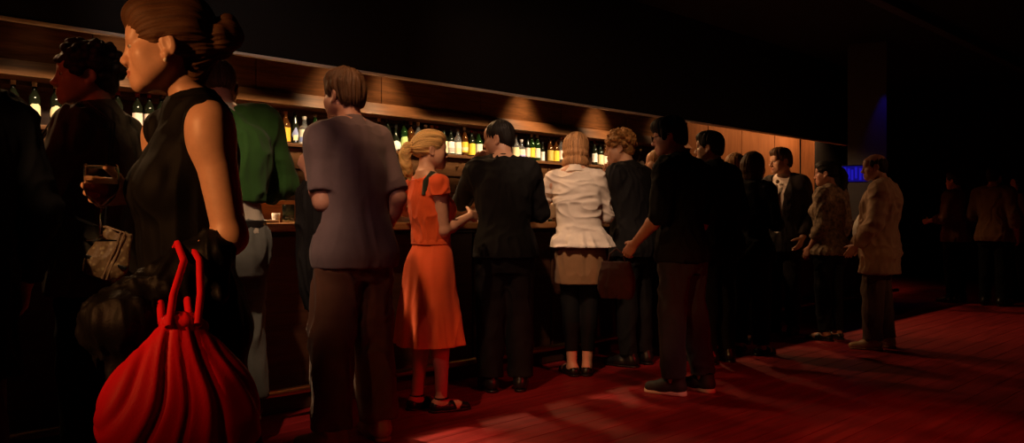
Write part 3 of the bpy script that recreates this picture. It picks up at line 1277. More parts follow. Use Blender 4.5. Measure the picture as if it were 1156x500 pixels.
def on_bar(px, v, name, label, cat, parts, rz=0.):
    u, d = px_u(px, v)
    o = empty(name, label, cat, UV(u, v, 1.0925), BANG + rz)
    for nm, prof, m in parts:
        V, Q = lathe(prof, 24)
        mesh_np(nm, V, Q, m, o)
    return o


on_bar(325.5, 4.22, 'tumbler', 'clear tumbler on the bar just left of the grey-shirted man', 'glass',
       [('vessel', [(.001, 0), (.030, 0), (.032, .004), (.036, .105), (.0345, .105), (.0305, .010), (.001, .009)], GLASS),
        ('drink', [(.001, .0095), (.030, .0105), (.0325, .055), (.001, .055)], mat('pale_drink', (.9, .8, .55), .02, trans=.9, ior=1.33))])
on_bar(311.5, 4.15, 'candle_cup', 'small white candle cup on the bar beside the tumbler', 'cup',
       [('cup', [(.001, 0), (.018, 0), (.021, .004), (.024, .055), (.022, .055), (.019, .02), (.001, .018)], WHITE)])
on_bar(301, 4.17, 'saucer', "white saucer on the bar by the green-sweatered man's elbow", 'plate',
       [('plate', [(.001, 0), (.04, 0), (.045, .004), (.07, .014), (.0705, .017), (.044, .008), (.001, .007)], WHITE)])
u, d = px_u(531, 4.12)
nap = box_obj('napkin', [((-.085, -.05, 0), (.055, .05, .004)), ((-.10, -.06, .004), (.03, .035, .010))], PAPER)
nap.location, nap.rotation_euler = UV(u, 4.12, 1.0925), (0, 0, BANG + .2)
tag(nap, 'folded white napkins on the bar in front of the black-sweatered man', 'napkin')
on_bar(614.5, 4.30, 'paper_cup', "white cup on the bar at the white blouse's left sleeve", 'cup',
       [('cup', [(.001, 0), (.026, 0), (.028, .004), (.037, .135), (.035, .135), (.025, .012), (.001, .01)], WHITE)])
b_ = bottle(620, 'slim', 'green', 'grey', 'black', "small green bottle standing on the bar behind the white blouse's left sleeve", 'rect', None, 4.5, .85, 1.0925)

# ---- far right: blue-lit corner and display
k = (979 - 578) / FPX
d = 10.6
c = A(d * k, d)
bw = box_obj('trim_5', [((-.24, 0, 0), (.235, .25, ZC))], mat('grey_wall', (.10, .10, .11), .9), structure=True)
bw.location, bw.rotation_euler = (c[0], c[1], 0), (0, 0, -math.atan(k))
dsp = empty('wall_display', "small glowing blue display on the dark wall left of the older man's head", 'screen', (0, 0, 0), 0)
k2 = (965 - 578) / FPX
d2 = 10.2
dsp.location = (d2 * k2, d2, 1.12 + (246 - 205) / FPX * d2)
dsp.rotation_euler = (0, 0, -math.atan(k2))
box_obj('housing', [((-.155, .0, -.01), (.155, .05, .215))], BLACK, dsp)
BLUE = mat('blue_light', (.01, .01, .05), .5, emit=(.03, .02, 1.), estr=.35)
BLUE2 = mat('blue_light_dim', (.01, .01, .05), .5, emit=(.03, .02, 1.), estr=.12)
box_obj('dim_screen', [((-.15, -.004, 0), (.15, .0, .20))], BLUE2, dsp, bev=0)
for i, x in enumerate((-.13, -.085, -.045, .0, .05, .095)):
    box_obj('light_bar', [((x, -.008, .02 + .02 * (i % 2)), (x + .028, -.004, .185 - .015 * (i % 3)))], BLUE, dsp, bev=0)
br = box_obj('display_bracket', [((-.03, .05, .05), (.03, .28, .11))], BLACK, dsp)
# ------------------------------------------------------------------ the guests
SKIN = mat('skin', (.58, .31, .20), .48, var=.08, vscale=30)
SKINF = mat('skin_fair', (.64, .36, .24), .45, var=.08, vscale=30)
SKINR = mat('skin_ruddy', (.52, .25, .17), .5, var=.10, vscale=25)


def cloth(n, c, rough=.85, var=.07, vs=18, sheen=.1, bump=.25, **k):
    return mat(n, c, rough, var=var, vscale=vs, bump=bump, bscale=500, sheen=sheen, spec=k.pop('spec', .2), **k)


C_BLACK = cloth('black_cotton', (.006, .0055, .0055), sheen=0)
C_BLACK2 = cloth('black_wool', (.008, .007, .0075), sheen=0)
C_SILK = cloth('black_silk', (.0035, .003, .003), .65, sheen=0, spec=.14)
C_GREEN = cloth('green_knit', (.025, .080, .015))
C_OFFW = cloth('grey_jersey', (.42, .36, .29))
C_JEANG = cloth('grey_denim', (.11, .11, .10), vs=25)
C_MAUVE = cloth('mauve_shirt_cotton', (.17, .115, .12))
C_BROWN = cloth('brown_trouser_cotton', (.13, .052, .030))
C_ORANGE = cloth('orange_red_cotton', (.82, .115, .030), .7, var=.05)
C_BLOUSE = cloth('white_blouse_cotton', (.74, .64, .55), .75, var=.04)
C_SKIRT = cloth('brown_skirt_wool', (.24, .13, .06))
C_JEAN = cloth('dark_denim', (.022, .022, .028), vs=20)
C_SUIT = cloth('charcoal_suit_wool', (.020, .016, .016))
C_SHIRT = cloth('white_shirt_cotton', (.75, .66, .60))
C_TIE = cloth('tie_silk', (.22, .15, .10), .4)
C_JACKET = cloth('tan_jacket_cotton', (.42, .27, .18), .8)
C_SLACK = cloth('brown_slacks', (.12, .075, .05))
C_PRINT = mat('print_blouse_cotton', (.03, .02, .02), .8, col2=(.40, .28, .18), vscale=34, bump=.2, bscale=300)
C_OLIVE = mat('olive_jacket_cloth', (.030, .024, .016), .8, col2=(.085, .065, .035), vscale=12, bump=.2, bscale=300)
C_WINE = cloth('wine_cotton', (.10, .02, .02))
C_GHOST = cloth('rust_cotton', (.16, .06, .03))
LEATHER = mat('black_leather', (.012, .010, .010), .3, bump=.2, bscale=200)
LEATHERB = mat('tan_leather', (.45, .26, .14), .4, bump=.2, bscale=200)
RUBBERW = mat('white_rubber', (.70, .60, .50), .6)
H_BROWN = hairmats('brown_hair', (.085, .038, .016))
H_AUB = hairmats('auburn_hair', (.10, .042, .016))
H_DARK = hairmats('dark_hair', (.022, .011, .006))
H_BLACK = hairmats('black_hair', (.010, .007, .006))
H_BLOND = hairmats('blond_hair', (.66, .42, .16), .3)
H_DKBL = hairmats('dark_blond_hair', (.34, .17, .07), .45)
H_CURL = hairmats('sandy_hair', (.40, .20, .075), .35)
EARR = mat('pearl', (.85, .78, .70), .2)


def bz(H, z=1.165):
    return z * 1.75 / H


def belt_of(P, m, z=.985, w=.02, t=.022, name='belt'):
    P.build(name, [('u', loft(P.keys(t, z - w, z + w)), .01)], m, .007)


# 1 -- woman in black, nearest
p = Person("woman in sleeveless black with an updo, holding a wine glass, nearest the camera", 211, 2.05, 104, 1.655, 'f',
           head=(-18, -6, 0), hfwd=.035, lean=(0, .0), skin=SKINF,
           arms={'L': dict(w=(-.17, .14, .965), pole=(-.2, -1, .0), a=(.25, .85, -.45), n=(.3, .1, -.9), curl=(1.1, 1.3, .8), thumb=(.9, .3, .5)),
                 'R': dict(w=(.120, .120, 1.250), pole=(.8, -.6, -.9), a=(.0, 1, .10), n=(-1, .10, 0), curl=(.75, .95, .75), thumb=(.85, .5, .3), dsh=(0, .04, 0))})
W1 = p
p.armr = 1.16
p.body(hres=.0026, base=.010, fhand=.0028)
p.hair('bun', H_AUB, 4, amp=.0035, res=.0030)
KX = {.40: (.055, .055), .78: (.018, .02), .95: (.01, .01), 1.10: (.0, .0), 1.50: (.0, .0)}
K = [(.44, .200, .175, 0, -.015), (.60, .192, .162, 0, -.016)] + p.keys(.014, .80, 1.49, {.8: (.010, .015), 1.1: (.014, .014), 1.3: (.008, .008), 1.5: (.016, .016)})
o = [('u', loft(K, 2.2, folds=(9, .045, .45, .98, 1.)), .02)]
for q in (-1, 1):
    o.append(('u', ell(A(q * .066, .080, 1.265), (.068, .060, .066)), .05))
    o.append(('u', cone(p.N + A(q * .035, .002, -.014), p.arm['R' if q > 0 else 'L']['sh'] + A(-q * .014, .0, .006), .052, .061), .03))
o.append(('u', ell(p.N + A(0, .0, -.02), (.098, .080, .050)), .03))
o.append(('u', cone(p.N + A(0, .0, -.04), p.N + A(0, .016, .034), .074, .060, capb=True), .02))
for nm in 'LR':
    a_ = p.arm[nm]
    o.append(('s', half(a_['sh'] + A(a_['sg'] * -.002, 0, 0), (-a_['sg'], 0, -.12)), .006)) if False else o.append(('s', cone(a_['sh'] + A(a_['sg'] * .084, 0, .08), a_['sh'] + A(a_['sg'] * .080, 0, -.16), .060, .070), .008))
p.build('dress', o, C_SILK, .0055, disp=cloth_disp(.006, (18, 18, 8), 3))
a_ = p.arm['L']
f0, f1 = a_['el'] * .80 + a_['wr'] * .20, a_['wr'] + a_['a'] * .085
o = [('u', cone(f0, f1, .056, .072), .02), ('u', ell(f1 - a_['a'] * .045 + A(-.02, 0, -.005), (.100, .100, .078)), .03)]
for t, L in ((.04, .10), (.3, .13), (.55, .14), (.8, .13), (1., .11)):
    c = f0 * (1 - t) + f1 * t
    for q, g in ((-1, 1.), (1, .8)):
        o.append(('u', cone(c + A(q * .040, 0, -.01), c + A(q * .048, .01 * q, -L * g), .026, .024), .035))
ctr = p.wp((f0 + f1) / 2)
dj = empty('draped_jacket', "black jacket draped over the bent left forearm of the woman in black", 'jacket', ctr, p.rz)
V, Q = iso(o, .005)
V = V + cloth_disp(.011, (26, 26, 9), 44)(V, vnormals(V, Q))
mesh_np('jacket_cloth', (V - (f0 + f1) / 2) * p.h, Q, mat('black_satin', (.004, .0035, .0035), .55, bump=.2, bscale=200, spec=.18), dj)
V, Q = lathe([(.001, -.006), (.0045, -.004), (.006, 0), (.0045, .004), (.001, .006)], 12)
for q in (-1, 1):
    c = p.hp(q * .080, -.002, -.048)
    mesh_np('earring', (V + c) * p.h, Q, EARR, p.root)
for n in 'RL':
    p.shoe(n, LEATHER, kind='flat')
a_ = p.arm['R']
gp = p.wp(a_['wr'] + a_['a'] * .080 + a_['n'] * .056)
stem_glass((gp[0], gp[1], gp[2] - .128), "stemmed glass of dark wine held by the woman in black",   .192, .041, wine=mat('red_wine', (.12, .01, .008), .05, trans=.6))

# her red bag, hung from the left forearm
bc_ = p.wp(f0 * .70 + f1 * .30)
bp_ = A((199 - 578) / FPX * 1.70, 1.72, .590)
bag = empty('handbag', 'large slouchy red handbag hanging from the forearm of the woman in black', 'handbag', tuple(bp_), p.rz)
dl = rotm(-math.degrees(p.rz)) @ (bc_ - bp_)
LX, LY = dl[0], dl[1]
RED = mat('red_leather', (.74, .008, .018), .55, bump=.15, bscale=140, var=.06, vscale=9, spec=.3)
# local: +y is her forward (left in the photo), x away from the camera
BK = [(.0, .045, .085, 0, -.01), (.02, .070, .135, 0, -.01), (.07, .088, .166, 0, -.005), (.14, .088, .164, 0, 0), (.20, .070, .136, 0, 0),
      (.25, .048, .092, 0, 0), (.285, .032, .052, 0, 0.), (.315, .020, .026, 0, 0)]


def bag_disp(V, N):
    L = V - A(0, 0, .42)
    th = np.arctan2(L[:, 1], -L[:, 2])
    f = np.clip((.33 - V[:, 2]) / .33, 0, 1)
    env = np.sin(np.pi * np.clip(f * .88 + .03, 0, 1)) ** .7
    side = np.sign(V[:, 0])
    d = 0
    for a, wd, k in ((-.16, .035, 1.), (.20, .030, .9), (-.40, .03, .5), (.03, .018, .35), (.40, .03, .5)):
        a = a * (1 + .25 * f) + .02 * np.sin(9 * f) + .05 * (side > 0)
        d = d - k * np.exp(-((th - a) / wd) ** 2) + .45 * k * np.exp(-((th - a - 2.2 * wd) / (1.2 * wd)) ** 2)
    n2 = vnoise(V * A(16, 16, 12) + 5)
    return (.013 * d * env + .004 * n2)[:, None] * N


V, Q = iso([('u', loft(BK, 2.4), .01)], .005)
V = V + bag_disp(V, vnormals(V, Q))
mesh_np('bag_body', V, Q, RED, bag)
hz = bc_[2] - .590
pts = lambda y0, x0: [(x0, y0, .30), (LX * .5 + x0 * 2, LY * .4 + y0, .30 + (hz - .30) * .6), (LX + x0 * 2., LY + y0 * .6, hz + .03), (LX, LY + y0 * .5, hz + .072 * p.h),
                      (LX - x0 * 2.4, LY + y0 * .6, hz + .03), (LX * .5 - x0 * 2.2, LY * .4 + y0, .30 + (hz - .30) * .6), (-x0, y0, .30)]
for y0 in (-.028, .03):
    V, Q = tube(pts(y0, .03), .0085, 8)
    mesh_np('strap', V, Q, RED, bag)
o = [('u', ell((0, .0, .305), (.030, .042, .022)), .01), ('u', ell((0, -.03, .29), (.026, .03, .022)), .01)]
V, Q = iso(o, .004)
mesh_np('gathered_knot', V + cloth_disp(.005, (60, 60, 25), 2)(V, vnormals(V, Q)), Q, RED, bag)
# 2 -- curly-haired man at the left
p = Person("curly dark-haired man in an olive-black jacket at the left, facing left", 108, 3.20, 62, 1.80, 'm', head=(34, -2, 0), hfwd=.03, skin=SKINR,
           arms={'L': dict(w=(-.20, .30, 1.12), pole=(-.6, -.8, -.6)), 'R': dict(w=(.20, .12, .93))})
M2 = p
p.body()
p.hair('curly', H_DARK, 11, amp=.003, res=.0045)
p.top('jacket', C_OLIVE, t=.028, hem=.80, sl=(1.93, 1.93), st=.016, amp=.010, seed=1)
p.collar(C_OLIVE, .066, .035, .01)
p.trousers(C_BLACK)
for n in 'RL':
    p.shoe(n, LEATHER)
q_ = p.wp((-.275, -.165, .875))
cl = empty('shoulder_pouch', 'tan snakeskin-patterned pouch hanging by cords at the hip of the curly dark-haired man', 'handbag', tuple(q_), .45)
cl.rotation_euler = (0, R(20), .3)
Mi = (Matrix.Translation(Vector(q_)) @ Euler((0, R(20), .3)).to_matrix().to_4x4()).inverted()
SNAKE = mat('snakeskin', (.62, .42, .20), .5, col2=(.30, .17, .08), vscale=60, kind='voronoi', bump=.4, bscale=150)
V, Q = iso([('u', loft([(0, .056, .022, 0, 0), (.02, .070, .034, 0, 0), (.11, .063, .034, 0, 0), (.185, .045, .020, 0, 0)], 3.), .01)], .004)
mesh_np('pouch', V + cloth_disp(.006, (30, 30, 14), 4)(V, vnormals(V, Q)), Q, SNAKE, cl)
bm = bmesh.new()
bm_box(bm, (-.072, -.038, .056), (.072, .038, .070), .003)
bm_obj('dark_band', bm, LEATHER, cl)
sh_ = p.arm['L']['sh']
W_ = [p.wp(v) for v in ((-.275, -.165, 1.06), (-.262, -.165, 1.15), (-.235, -.170, 1.28), (-.155, -.140, 1.44), (-.125, -.02, 1.525), (-.135, .09, 1.46), (-.20, .165, 1.28), (-.262, .06, 1.14), (-.275, -.14, 1.06))]
for dx in (0, .014):
    V, Q = tube([tuple(Mi @ Vector(w + A(dx, 0, 0))) for w in W_], .0035, 6)
    mesh_np('cord', V, Q, LEATHER, cl)
    V, Q = tube([(dx + .01, -.042, .005), (dx + .012, -.043, .11), (dx + .008, -.030, .185), tuple(Mi @ Vector(W_[0] + A(dx, 0, 0)))], .0033, 6)
    mesh_np('cord', V, Q, LEATHERB, cl)

# 3 -- person cut by the left edge
p = Person("person in a dark coat cut off by the left edge of the photo", -62, 2.45, 25, 1.76, 'm', skin=SKINR, face=False)
p.body()
p.hair('short', H_BLACK, 5)
p.top('coat', C_BLACK2, t=.035, hem=.62, sl=(1.93, 1.93), st=.02, amp=.012, seed=2, extra={.6: (.02, .02), .9: (0, 0)})
p.trousers(C_WINE)
for n in 'RL':
    p.shoe(n, LEATHER)

# 4 -- green sweater
p = Person("man in a green sweater leaning on the bar behind the woman in black", 254, 3.80, 12, 1.91, 'm', head=(-8, -30, 0), hfwd=.05, lean=(.01, .10), skin=SKIN,
           face=False, arms={'R': dict(w=(.12, .30, bz(1.91, 1.19)), pole=(.75, -.6, .2), dsh=(.0, .02, .035), a=(-.5, .8, -.1), n=(-.2, .1, -1)),
                             'L': dict(w=(-.16, .31, bz(1.91, 1.19)), pole=(-1, -.35, .25), dsh=(0, .02, .035))},
           legs={'R': dict(an=(.13, .07), kf=.09, dz=.12), 'L': dict(an=(-.10, -.06))})
p.body()
p.hair('buzz', H_BROWN, 3, res=.0045)
p.top('undershirt', C_OFFW, t=.012, hem=.955, top=1.3, sl=(0, 0), sho=False, amp=.006, seed=5)
p.top('sweater', C_GREEN, t=.030, hem=1.095, sl=(1.35, 1.35), st=.022, amp=.009, seed=6, extra={1.09: (.0, .0), 1.2: (.012, .012), 1.35: (.01, .012), 1.5: (0, 0)})
p.collar(C_OFFW, .060, .022, .006, name='shirt_collar')
p.trousers(C_JEANG, r=(.096, .076, .066), amp=.009, seed=7)
belt_of(p, LEATHER, 1.0, .016, .018)
for n in 'RL':
    p.shoe(n, LEATHER, RUBBERW)

# 5 -- tall man in grey-mauve shirt
p = Person("tall man in a greyish mauve shirt and brown trousers, back turned", 398, 3.97, 36, 1.85, 'm', head=(8, -4, 0), hfwd=.02, lean=(0, .03), skin=SKINR, face=True,
           girth=.98, arms={'L': dict(w=(-.11, .195, 1.285), dsh=(.02, 0, 0), pole=(-.3, -1, -.8), a=(.0, .7, .65), n=(.9, .2, 0), curl=(.7, .8, .5)),
                 'R': dict(w=(.195, .05, .94), dsh=(-.03, 0, 0), pole=(.1, -1, 0))},
           legs={'L': dict(an=(-.15, -.05), ft=22), 'R': dict(an=(.13, -.03))})
M5 = p
p.body()
p.hair('short', H_BROWN, 21, amp=.009, res=.0045)
p.top('shirt', C_MAUVE, t=.026, hem=.83, sl=(.9, .82), st=.020, amp=.007, sc=(11, 11, 5), seed=8, extra={.8: (.032, .026), 1.0: (.02, .016), 1.2: (.008, .008), 1.35: (.0, .0)})
p.collar(C_MAUVE, .063, .03, .006)
p.trousers(C_BROWN, r=(.105, .092, .082), amp=.012, seed=9, to=1.95)
for n in 'RL':
    p.shoe(n, LEATHERB)
# dark jacket over his left forearm
a_ = p.arm['L']
c = p.wp(a_['el'] * .55 + a_['wr'] * .45)
jk = empty('folded_jacket', "dark jacket draped over the grey-shirted man's left forearm", 'jacket', (c[0], c[1], c[2] - .60), p.rz)
o = [('u', loft([(.0, .055, .06, .0, .0), (.10, .075, .085, 0, 0), (.35, .078, .105, .0, .0), (.55, .068, .125, 0, 0), (.60, .058, .125, 0, 0), (.645, .03, .11, 0, .0)], 2.6), .01)]
V, Q = iso(o, .007)
mesh_np('jacket_cloth', V + cloth_disp(.016, (20, 20, 5), 9)(V, vnormals(V, Q)), Q, C_BLACK2, jk)
V, Q = iso([('u', cone((.05, -.05, .52), (.075, -.07, .06), .045, .038, capb=True), .01)], .006)
mesh_np('sleeve', V + cloth_disp(.010, (25, 25, 9), 12)(V, vnormals(V, Q)), Q, C_BLACK2, jk)

# 6 -- blonde woman in the orange dress
p = Person("blonde woman with ponytail in a bright orange-red dress leaning at the bar", 487, 4.65, -62, 1.615, 'f', head=(-14, -2, 0), hfwd=.0, lean=(-.01, -.01), skin=SKINF,
           arms={'R': dict(w=(.05, .25, bz(1.615, 1.13)), pole=(.35, -1, -.6), a=(-.5, .8, 0), n=(-.9, -.3, -.2)), 'L': dict(w=(-.33, .20, bz(1.615, 1.15)), pole=(-.8, -.8, -.3), n=(0, 0, -1))},
           legs={'R': dict(an=(.075, .03), kf=.02), 'L': dict(an=(-.08, -.06))})
p.body(hres=.0035, fhand=.004)
p.hair('ponytail', H_BLOND, 2, amp=.004, res=.0035)
V, Q = tube([p.hp(0.026 * math.cos(t), -.124, .02 + .026 * math.sin(t)) for t in np.linspace(0, 2 * math.pi, 17)], .006, 8)
mesh_np('hair_tie', V * p.h, Q, C_BLACK, p.root)
K = [(.42, .240, .215, .0, -.015), (.55, .222, .196, 0, -.015), (.75, .205, .162, 0, -.016), (.88, .196, .145, 0, -.016), (.98, .172, .128, 0, -.008),
     (1.065, .132, .104, 0, .002)]
o = [('u', loft(K, 2.15, folds=(8, .050, .42, 1.06, 2.)), .004)]
p.build('skirt', o, C_ORANGE, .006, disp=cloth_disp(.004, (11, 11, 4), 13))
o = [('u', loft(p.keys(.013, 1.055, 1.455, {1.05: (.006, .006), 1.2: (.008, .008)}), 2.2), .02)]
for q in (-1, 1):
    o.append(('u', ell(A(q * .066, .078, 1.265) + A(*p.off(1.265), 0), (.066, .060, .066)), .05))
    nm = 'R' if q > 0 else 'L'
    a_ = p.arm[nm]
    o.append(('u', cone(p.N + A(q * .04, 0, -.014), a_['sh'] + A(-q * .03, 0, .008), .042, .044), .04))
    o.append(('u', cone(a_['sh'], a_['sh'] + (a_['el'] - a_['sh']) * .22, .064, .070, capb=True), .02))
o.append(('s', ell(p.N + A(0, .05, .03), (.062, .085, .07)), .006))
p.build('bodice', o, C_ORANGE, .0055, disp=cloth_disp(.006, (20, 20, 10), 14))
p.build('waistband', [('u', loft(p.keys(.019, 1.045, 1.085), 2.2), .01)], C_ORANGE, .006)
# dark green band over her right shoulder
s0 = p.arm['R']['sh']
V, Q = tube([s0 + A(-.055, .065, -.10), s0 + A(-.052, .062, -.03), s0 + A(-.05, .035, .047), s0 + A(-.05, -.02, .055), s0 + A(-.052, -.058, .01), s0 + A(-.055, -.075, -.07)], [.016, .025, .027, .027, .025, .016], 8)
mesh_np('shoulder_band', V * p.h, Q, cloth('dark_green_cloth', (.02, .03, .02)), p.root)
for n in 'RL':
    sh = p.shoe(n, LEATHER, kind='flat')
    an = p.leg[n]['an']
    V, Q = tube([an + A(.040 * math.cos(t), .043 * math.sin(t), .012) for t in np.linspace(0, 2 * math.pi, 15)], .006, 6)
    mesh_np('ankle_strap', V * p.h, Q, LEATHER, sh)

# 7 -- black sweater man
p = Person("short-haired man in a black sweater between the orange dress and the white blouse", 570, 5.2, 8, 1.755, 'm', head=(62, -8, -4), hfwd=.035, lean=(-.01, .05), skin=SKIN,
           arms={'L': dict(w=(-.19, .16, 1.465), dsh=(.012, 0, 0), pole=(-.3, .3, -1), a=(.6, .0, .7), n=(.5, -.6, 0), curl=(.6, .8, .5)),
                 'R': dict(w=(.13, .34, bz(1.755)), dsh=(-.012, 0, 0), pole=(.45, -.8, -.1), n=(-.2, 0, -1))}, girth=1.03)
p.body()
p.hair('buzz', H_BLACK, 7, res=.0045)
p.top('sweater', C_BLACK, t=.026, hem=.86, sl=(1.9, 1.0), st=.022, amp=.009, seed=15)
p.collar(C_BLACK, .062, .016, .008)
p.trousers(C_BLACK2, r=(.10, .082, .072))
for n in 'RL':
    p.shoe(n, LEATHER)

# 8 -- white blouse woman
p = Person("woman with blonde bob in a white blouse and brown skirt, back turned", 655, 5.70, 2, 1.72, 'f', head=(16, -12, 6), hfwd=.03, lean=(-.035, .05), skin=SKINF, face=False,
           arms={'L': dict(w=(-.13, .36, bz(1.72, 1.18)), pole=(-.6, -.8, .1), a=(.1, 1, .1), n=(.4, 0, -1)), 'R': dict(w=(.13, .36, bz(1.72, 1.18)), pole=(.25, -1, -.2), n=(-.4, 0, -1))},
           legs={'R': dict(an=(.05, .0), ft=-8), 'L': dict(an=(-.06, -.02), ft=25)})
p.body()
p.hair('bob', H_DKBL, 9, amp=.004, res=.0040)
K = [(.93, .238, .175, .01, -.03), (.985, .215, .16, .008, -.024), (1.05, .178, .132, .004, -.01)] + p.keys(.030, 1.12, 1.47, {1.1: (.012, .01), 1.3: (.008, .01)})
o = [('u', loft(K, 2.2, folds=(11, .05, .93, 1.10, .5)), .02)]
for q in (-1, 1):
    nm = 'R' if q > 0 else 'L'
    o.append(('u', cone(p.N + A(q * .045, 0, -.012), p.arm[nm]['sh'] + A(-q * .02, 0, .008), .044, .050), .04))
    o += p.arm_ops(nm, .020, 1.75, rs=1.05)
p.build('blouse', o, C_BLOUSE, .0055, disp=cloth_disp(.010, (9, 9, 17), 16))
p.collar(C_BLOUSE, .058, .02, .006)
K = [(.665, .178, .135, 0, -.016), (.78, .186, .140, 0, -.016), (.90, .186, .136, 0, -.016), (1.0, .16, .115, 0, -.006)]
p.build('skirt', [('u', loft(K, 2.3, folds=(6, .02, .66, 1., 0)), .01)], C_SKIRT, .007, disp=cloth_disp(.006, (14, 14, 6), 17))
o = []
for nm in 'RL':
    o += p.leg_ops(nm, .007, 1.78)
p.build('leggings', o, C_BLACK, .007)
for n in 'RL':
    p.shoe(n, LEATHER, kind='flat')

# 9 -- curly sandy hair, dark jacket
p = Person("man with curly sandy hair in a black jacket, hands raised to his chin", 716, 6.08, 54, 1.77, 'm', head=(34, -8, 0), hfwd=.04, lean=(0, .07), skin=SKIN,
           arms={'L': dict(w=(-.05, .215, 1.37), pole=(.35, .2, -1), a=(.25, .15, .8), n=(.5, -.8, 0), curl=(.8, 1., .6)),
                 'R': dict(w=(.04, .30, 1.44), pole=(.3, .8, -1), a=(-.1, -.3, .8), n=(-.6, -.6, 0), curl=(.8, 1., .6))})
M9 = p
p.body()
p.hair('curly', H_CURL, 31, amp=.003, res=.0045)
p.top('jacket', C_BLACK2, t=.030, hem=.82, sl=(1.05, 1.85), st=.020, amp=.010, seed=18)
p.collar(C_BLACK2, .066, .03, .010)
p.trousers(C_BLACK)
for n in 'RL':
    p.shoe(n, LEATHER)

# 10 -- person whose lit face shows behind
p = Person("person with shaved head and lit face, between the curly man and the man in spectacles", 747, 6.58, 66, 1.68, 'm', head=(18, 0, 0), hfwd=.03, skin=SKINF, arms={'L': dict(w=(-.16, .10, .92), pole=(0, -1, 0), dsh=(.03, 0, 0)), 'R': dict(w=(.16, .10, .92), pole=(0, -1, 0), dsh=(-.03, 0, 0))})
p.body()
p.hair('buzz', H_DKBL, 8, amp=.002, res=.005)
p.top('shirt', cloth('dusty_grey_cotton', (.10, .075, .055)), t=.022, hem=.84, sl=(1.9, 1.9), st=.018, seed=19)
p.trousers(C_BLACK)
for n in 'RL':
    p.shoe(n, LEATHER)

# 11 -- man in spectacles
p = Person("dark-haired man in spectacles, black shirt and sneakers, standing in profile", 769, 5.12, 62, 1.755, 'm', head=(24, -8, 0), hfwd=.04, lean=(0, .02), skin=SKINR,
           arms={'L': dict(w=(-.21, .215, .955), pole=(-.3, -1, -.1), a=(.1, .75, -.75), n=(.9, .2, -.2), curl=(.45, .6, .4)), 'R': dict(w=(.22, .06, .91), pole=(.1, -1, 0))},
           legs={'L': dict(an=(-.10, .0), ft=8), 'R': dict(an=(.11, -.10), ft=-14)})
M11 = p
p.body(hres=.0035, fhand=.004)
p.hair('fringe', H_BLACK, 10, amp=.005, res=.0045)
p.top('shirt', C_BLACK, t=.022, hem=.84, sl=(1.1, 1.05), st=.026, amp=.010, seed=20)
p.collar(C_BLACK, .062, .024, .006)
p.trousers(C_JEAN, r=(.095, .078, .066), amp=.010, seed=21, to=1.92)
for n in 'RL':
    sh = p.shoe(n, mat('black_canvas', (.02, .018, .018), .7), RUBBERW, kind='sneaker')
    F, M = p.foot(n)
    pt = []
    for i in range(4):
        y = .045 + .022 * i
        z = .092 - .010 * i
        pt.append(tube([F(-.018, y, z - .002), F(0, y, z + .003), F(.018, y, z - .002)], .003, 6))
    V, Q = merge(pt)
    mesh_np('laces', V * p.h, Q, RUBBERW, sh)
sp = []
fm = mat('black_acetate', (.01, .01, .01), .25)
for q in (-1, 1):
    sp.append(tube([p.hp(q * .032 + .024 * math.cos(t), .106, .0 + .018 * math.sin(t)) for t in np.linspace(0, 2 * math.pi, 19)], .0026, 6))
    sp.append(tube([p.hp(q * .056, .105, .004), p.hp(q * .078, .07, .006), p.hp(q * .081, -.01, .008)], .0026, 6))
sp.append(tube([p.hp(-.009, .108, .003), p.hp(0, .111, .006), p.hp(.009, .108, .003)], .0026, 6))
V, Q = merge(sp)
fr_ = mesh_np('spectacles', V * p.h, Q, fm, p.root)
for q in (-1, 1):
    V, Q = lathe([(.001, 0), (.0235, 0), (.0235, .001), (.001, .0012)], 20)
    V = V[:, [0, 2, 1]] * A(1, 1, .76)
    W = np.array([p.hp(*(v + A(q * .032, .1055, 0))) for v in V])
    mesh_np('lens', W * p.h, Q, GLASS, fr_)
a_ = p.arm['L']
c = p.wp(a_['wr'] + a_['a'] * .09 + A(.02, .03, 0))
hb = empty('shoulder_bag', "dim reddish bag held low in front of the man in spectacles", 'handbag', (c[0] - .05, c[1] + .03, c[2] - .30), p.rz + .3)
RBR = mat('reddish_canvas', (.035, .010, .008), .8, var=.2, vscale=15, bump=.2, bscale=200)
V, Q = iso([('u', loft([(0, .045, .10, 0, 0), (.03, .055, .112, 0, 0), (.20, .045, .105, 0, 0), (.24, .03, .095, 0, 0)], 3.5), .01)], .006)
mesh_np('bag_body', V + cloth_disp(.006, (20, 20, 10), 22)(V, vnormals(V, Q)), Q, RBR, hb)
V, Q = tube([(0, .06, .22), (0, .045, .29), (0, 0, .325), (0, -.045, .29), (0, -.06, .22)], .007, 8)
mesh_np('handle', V, Q, RBR, hb)

# 12 -- man with back turned, lit cheek
p = Person("dark-haired man all in black with brightly lit cheek, right of the man in spectacles", 808, 6.2, 48, 1.78, 'm', head=(28, -2, 0), hfwd=.03, lean=(0, .02), skin=SKINF,
           arms={'L': dict(w=(-.21, .08, .92), pole=(-.1, -1, 0)), 'R': dict(w=(.21, .08, .92), pole=(.1, -1, 0))}, girth=1.1)
p.body()
p.hair('short', H_BLACK, 12, res=.0045)
p.top('jacket', C_BLACK2, t=.034, hem=.80, sl=(1.93, 1.93), st=.022, amp=.010, seed=23)
p.collar(C_BLACK2, .068, .035, .010)
p.trousers(C_BLACK)
for n in 'RL':
    p.shoe(n, LEATHER)

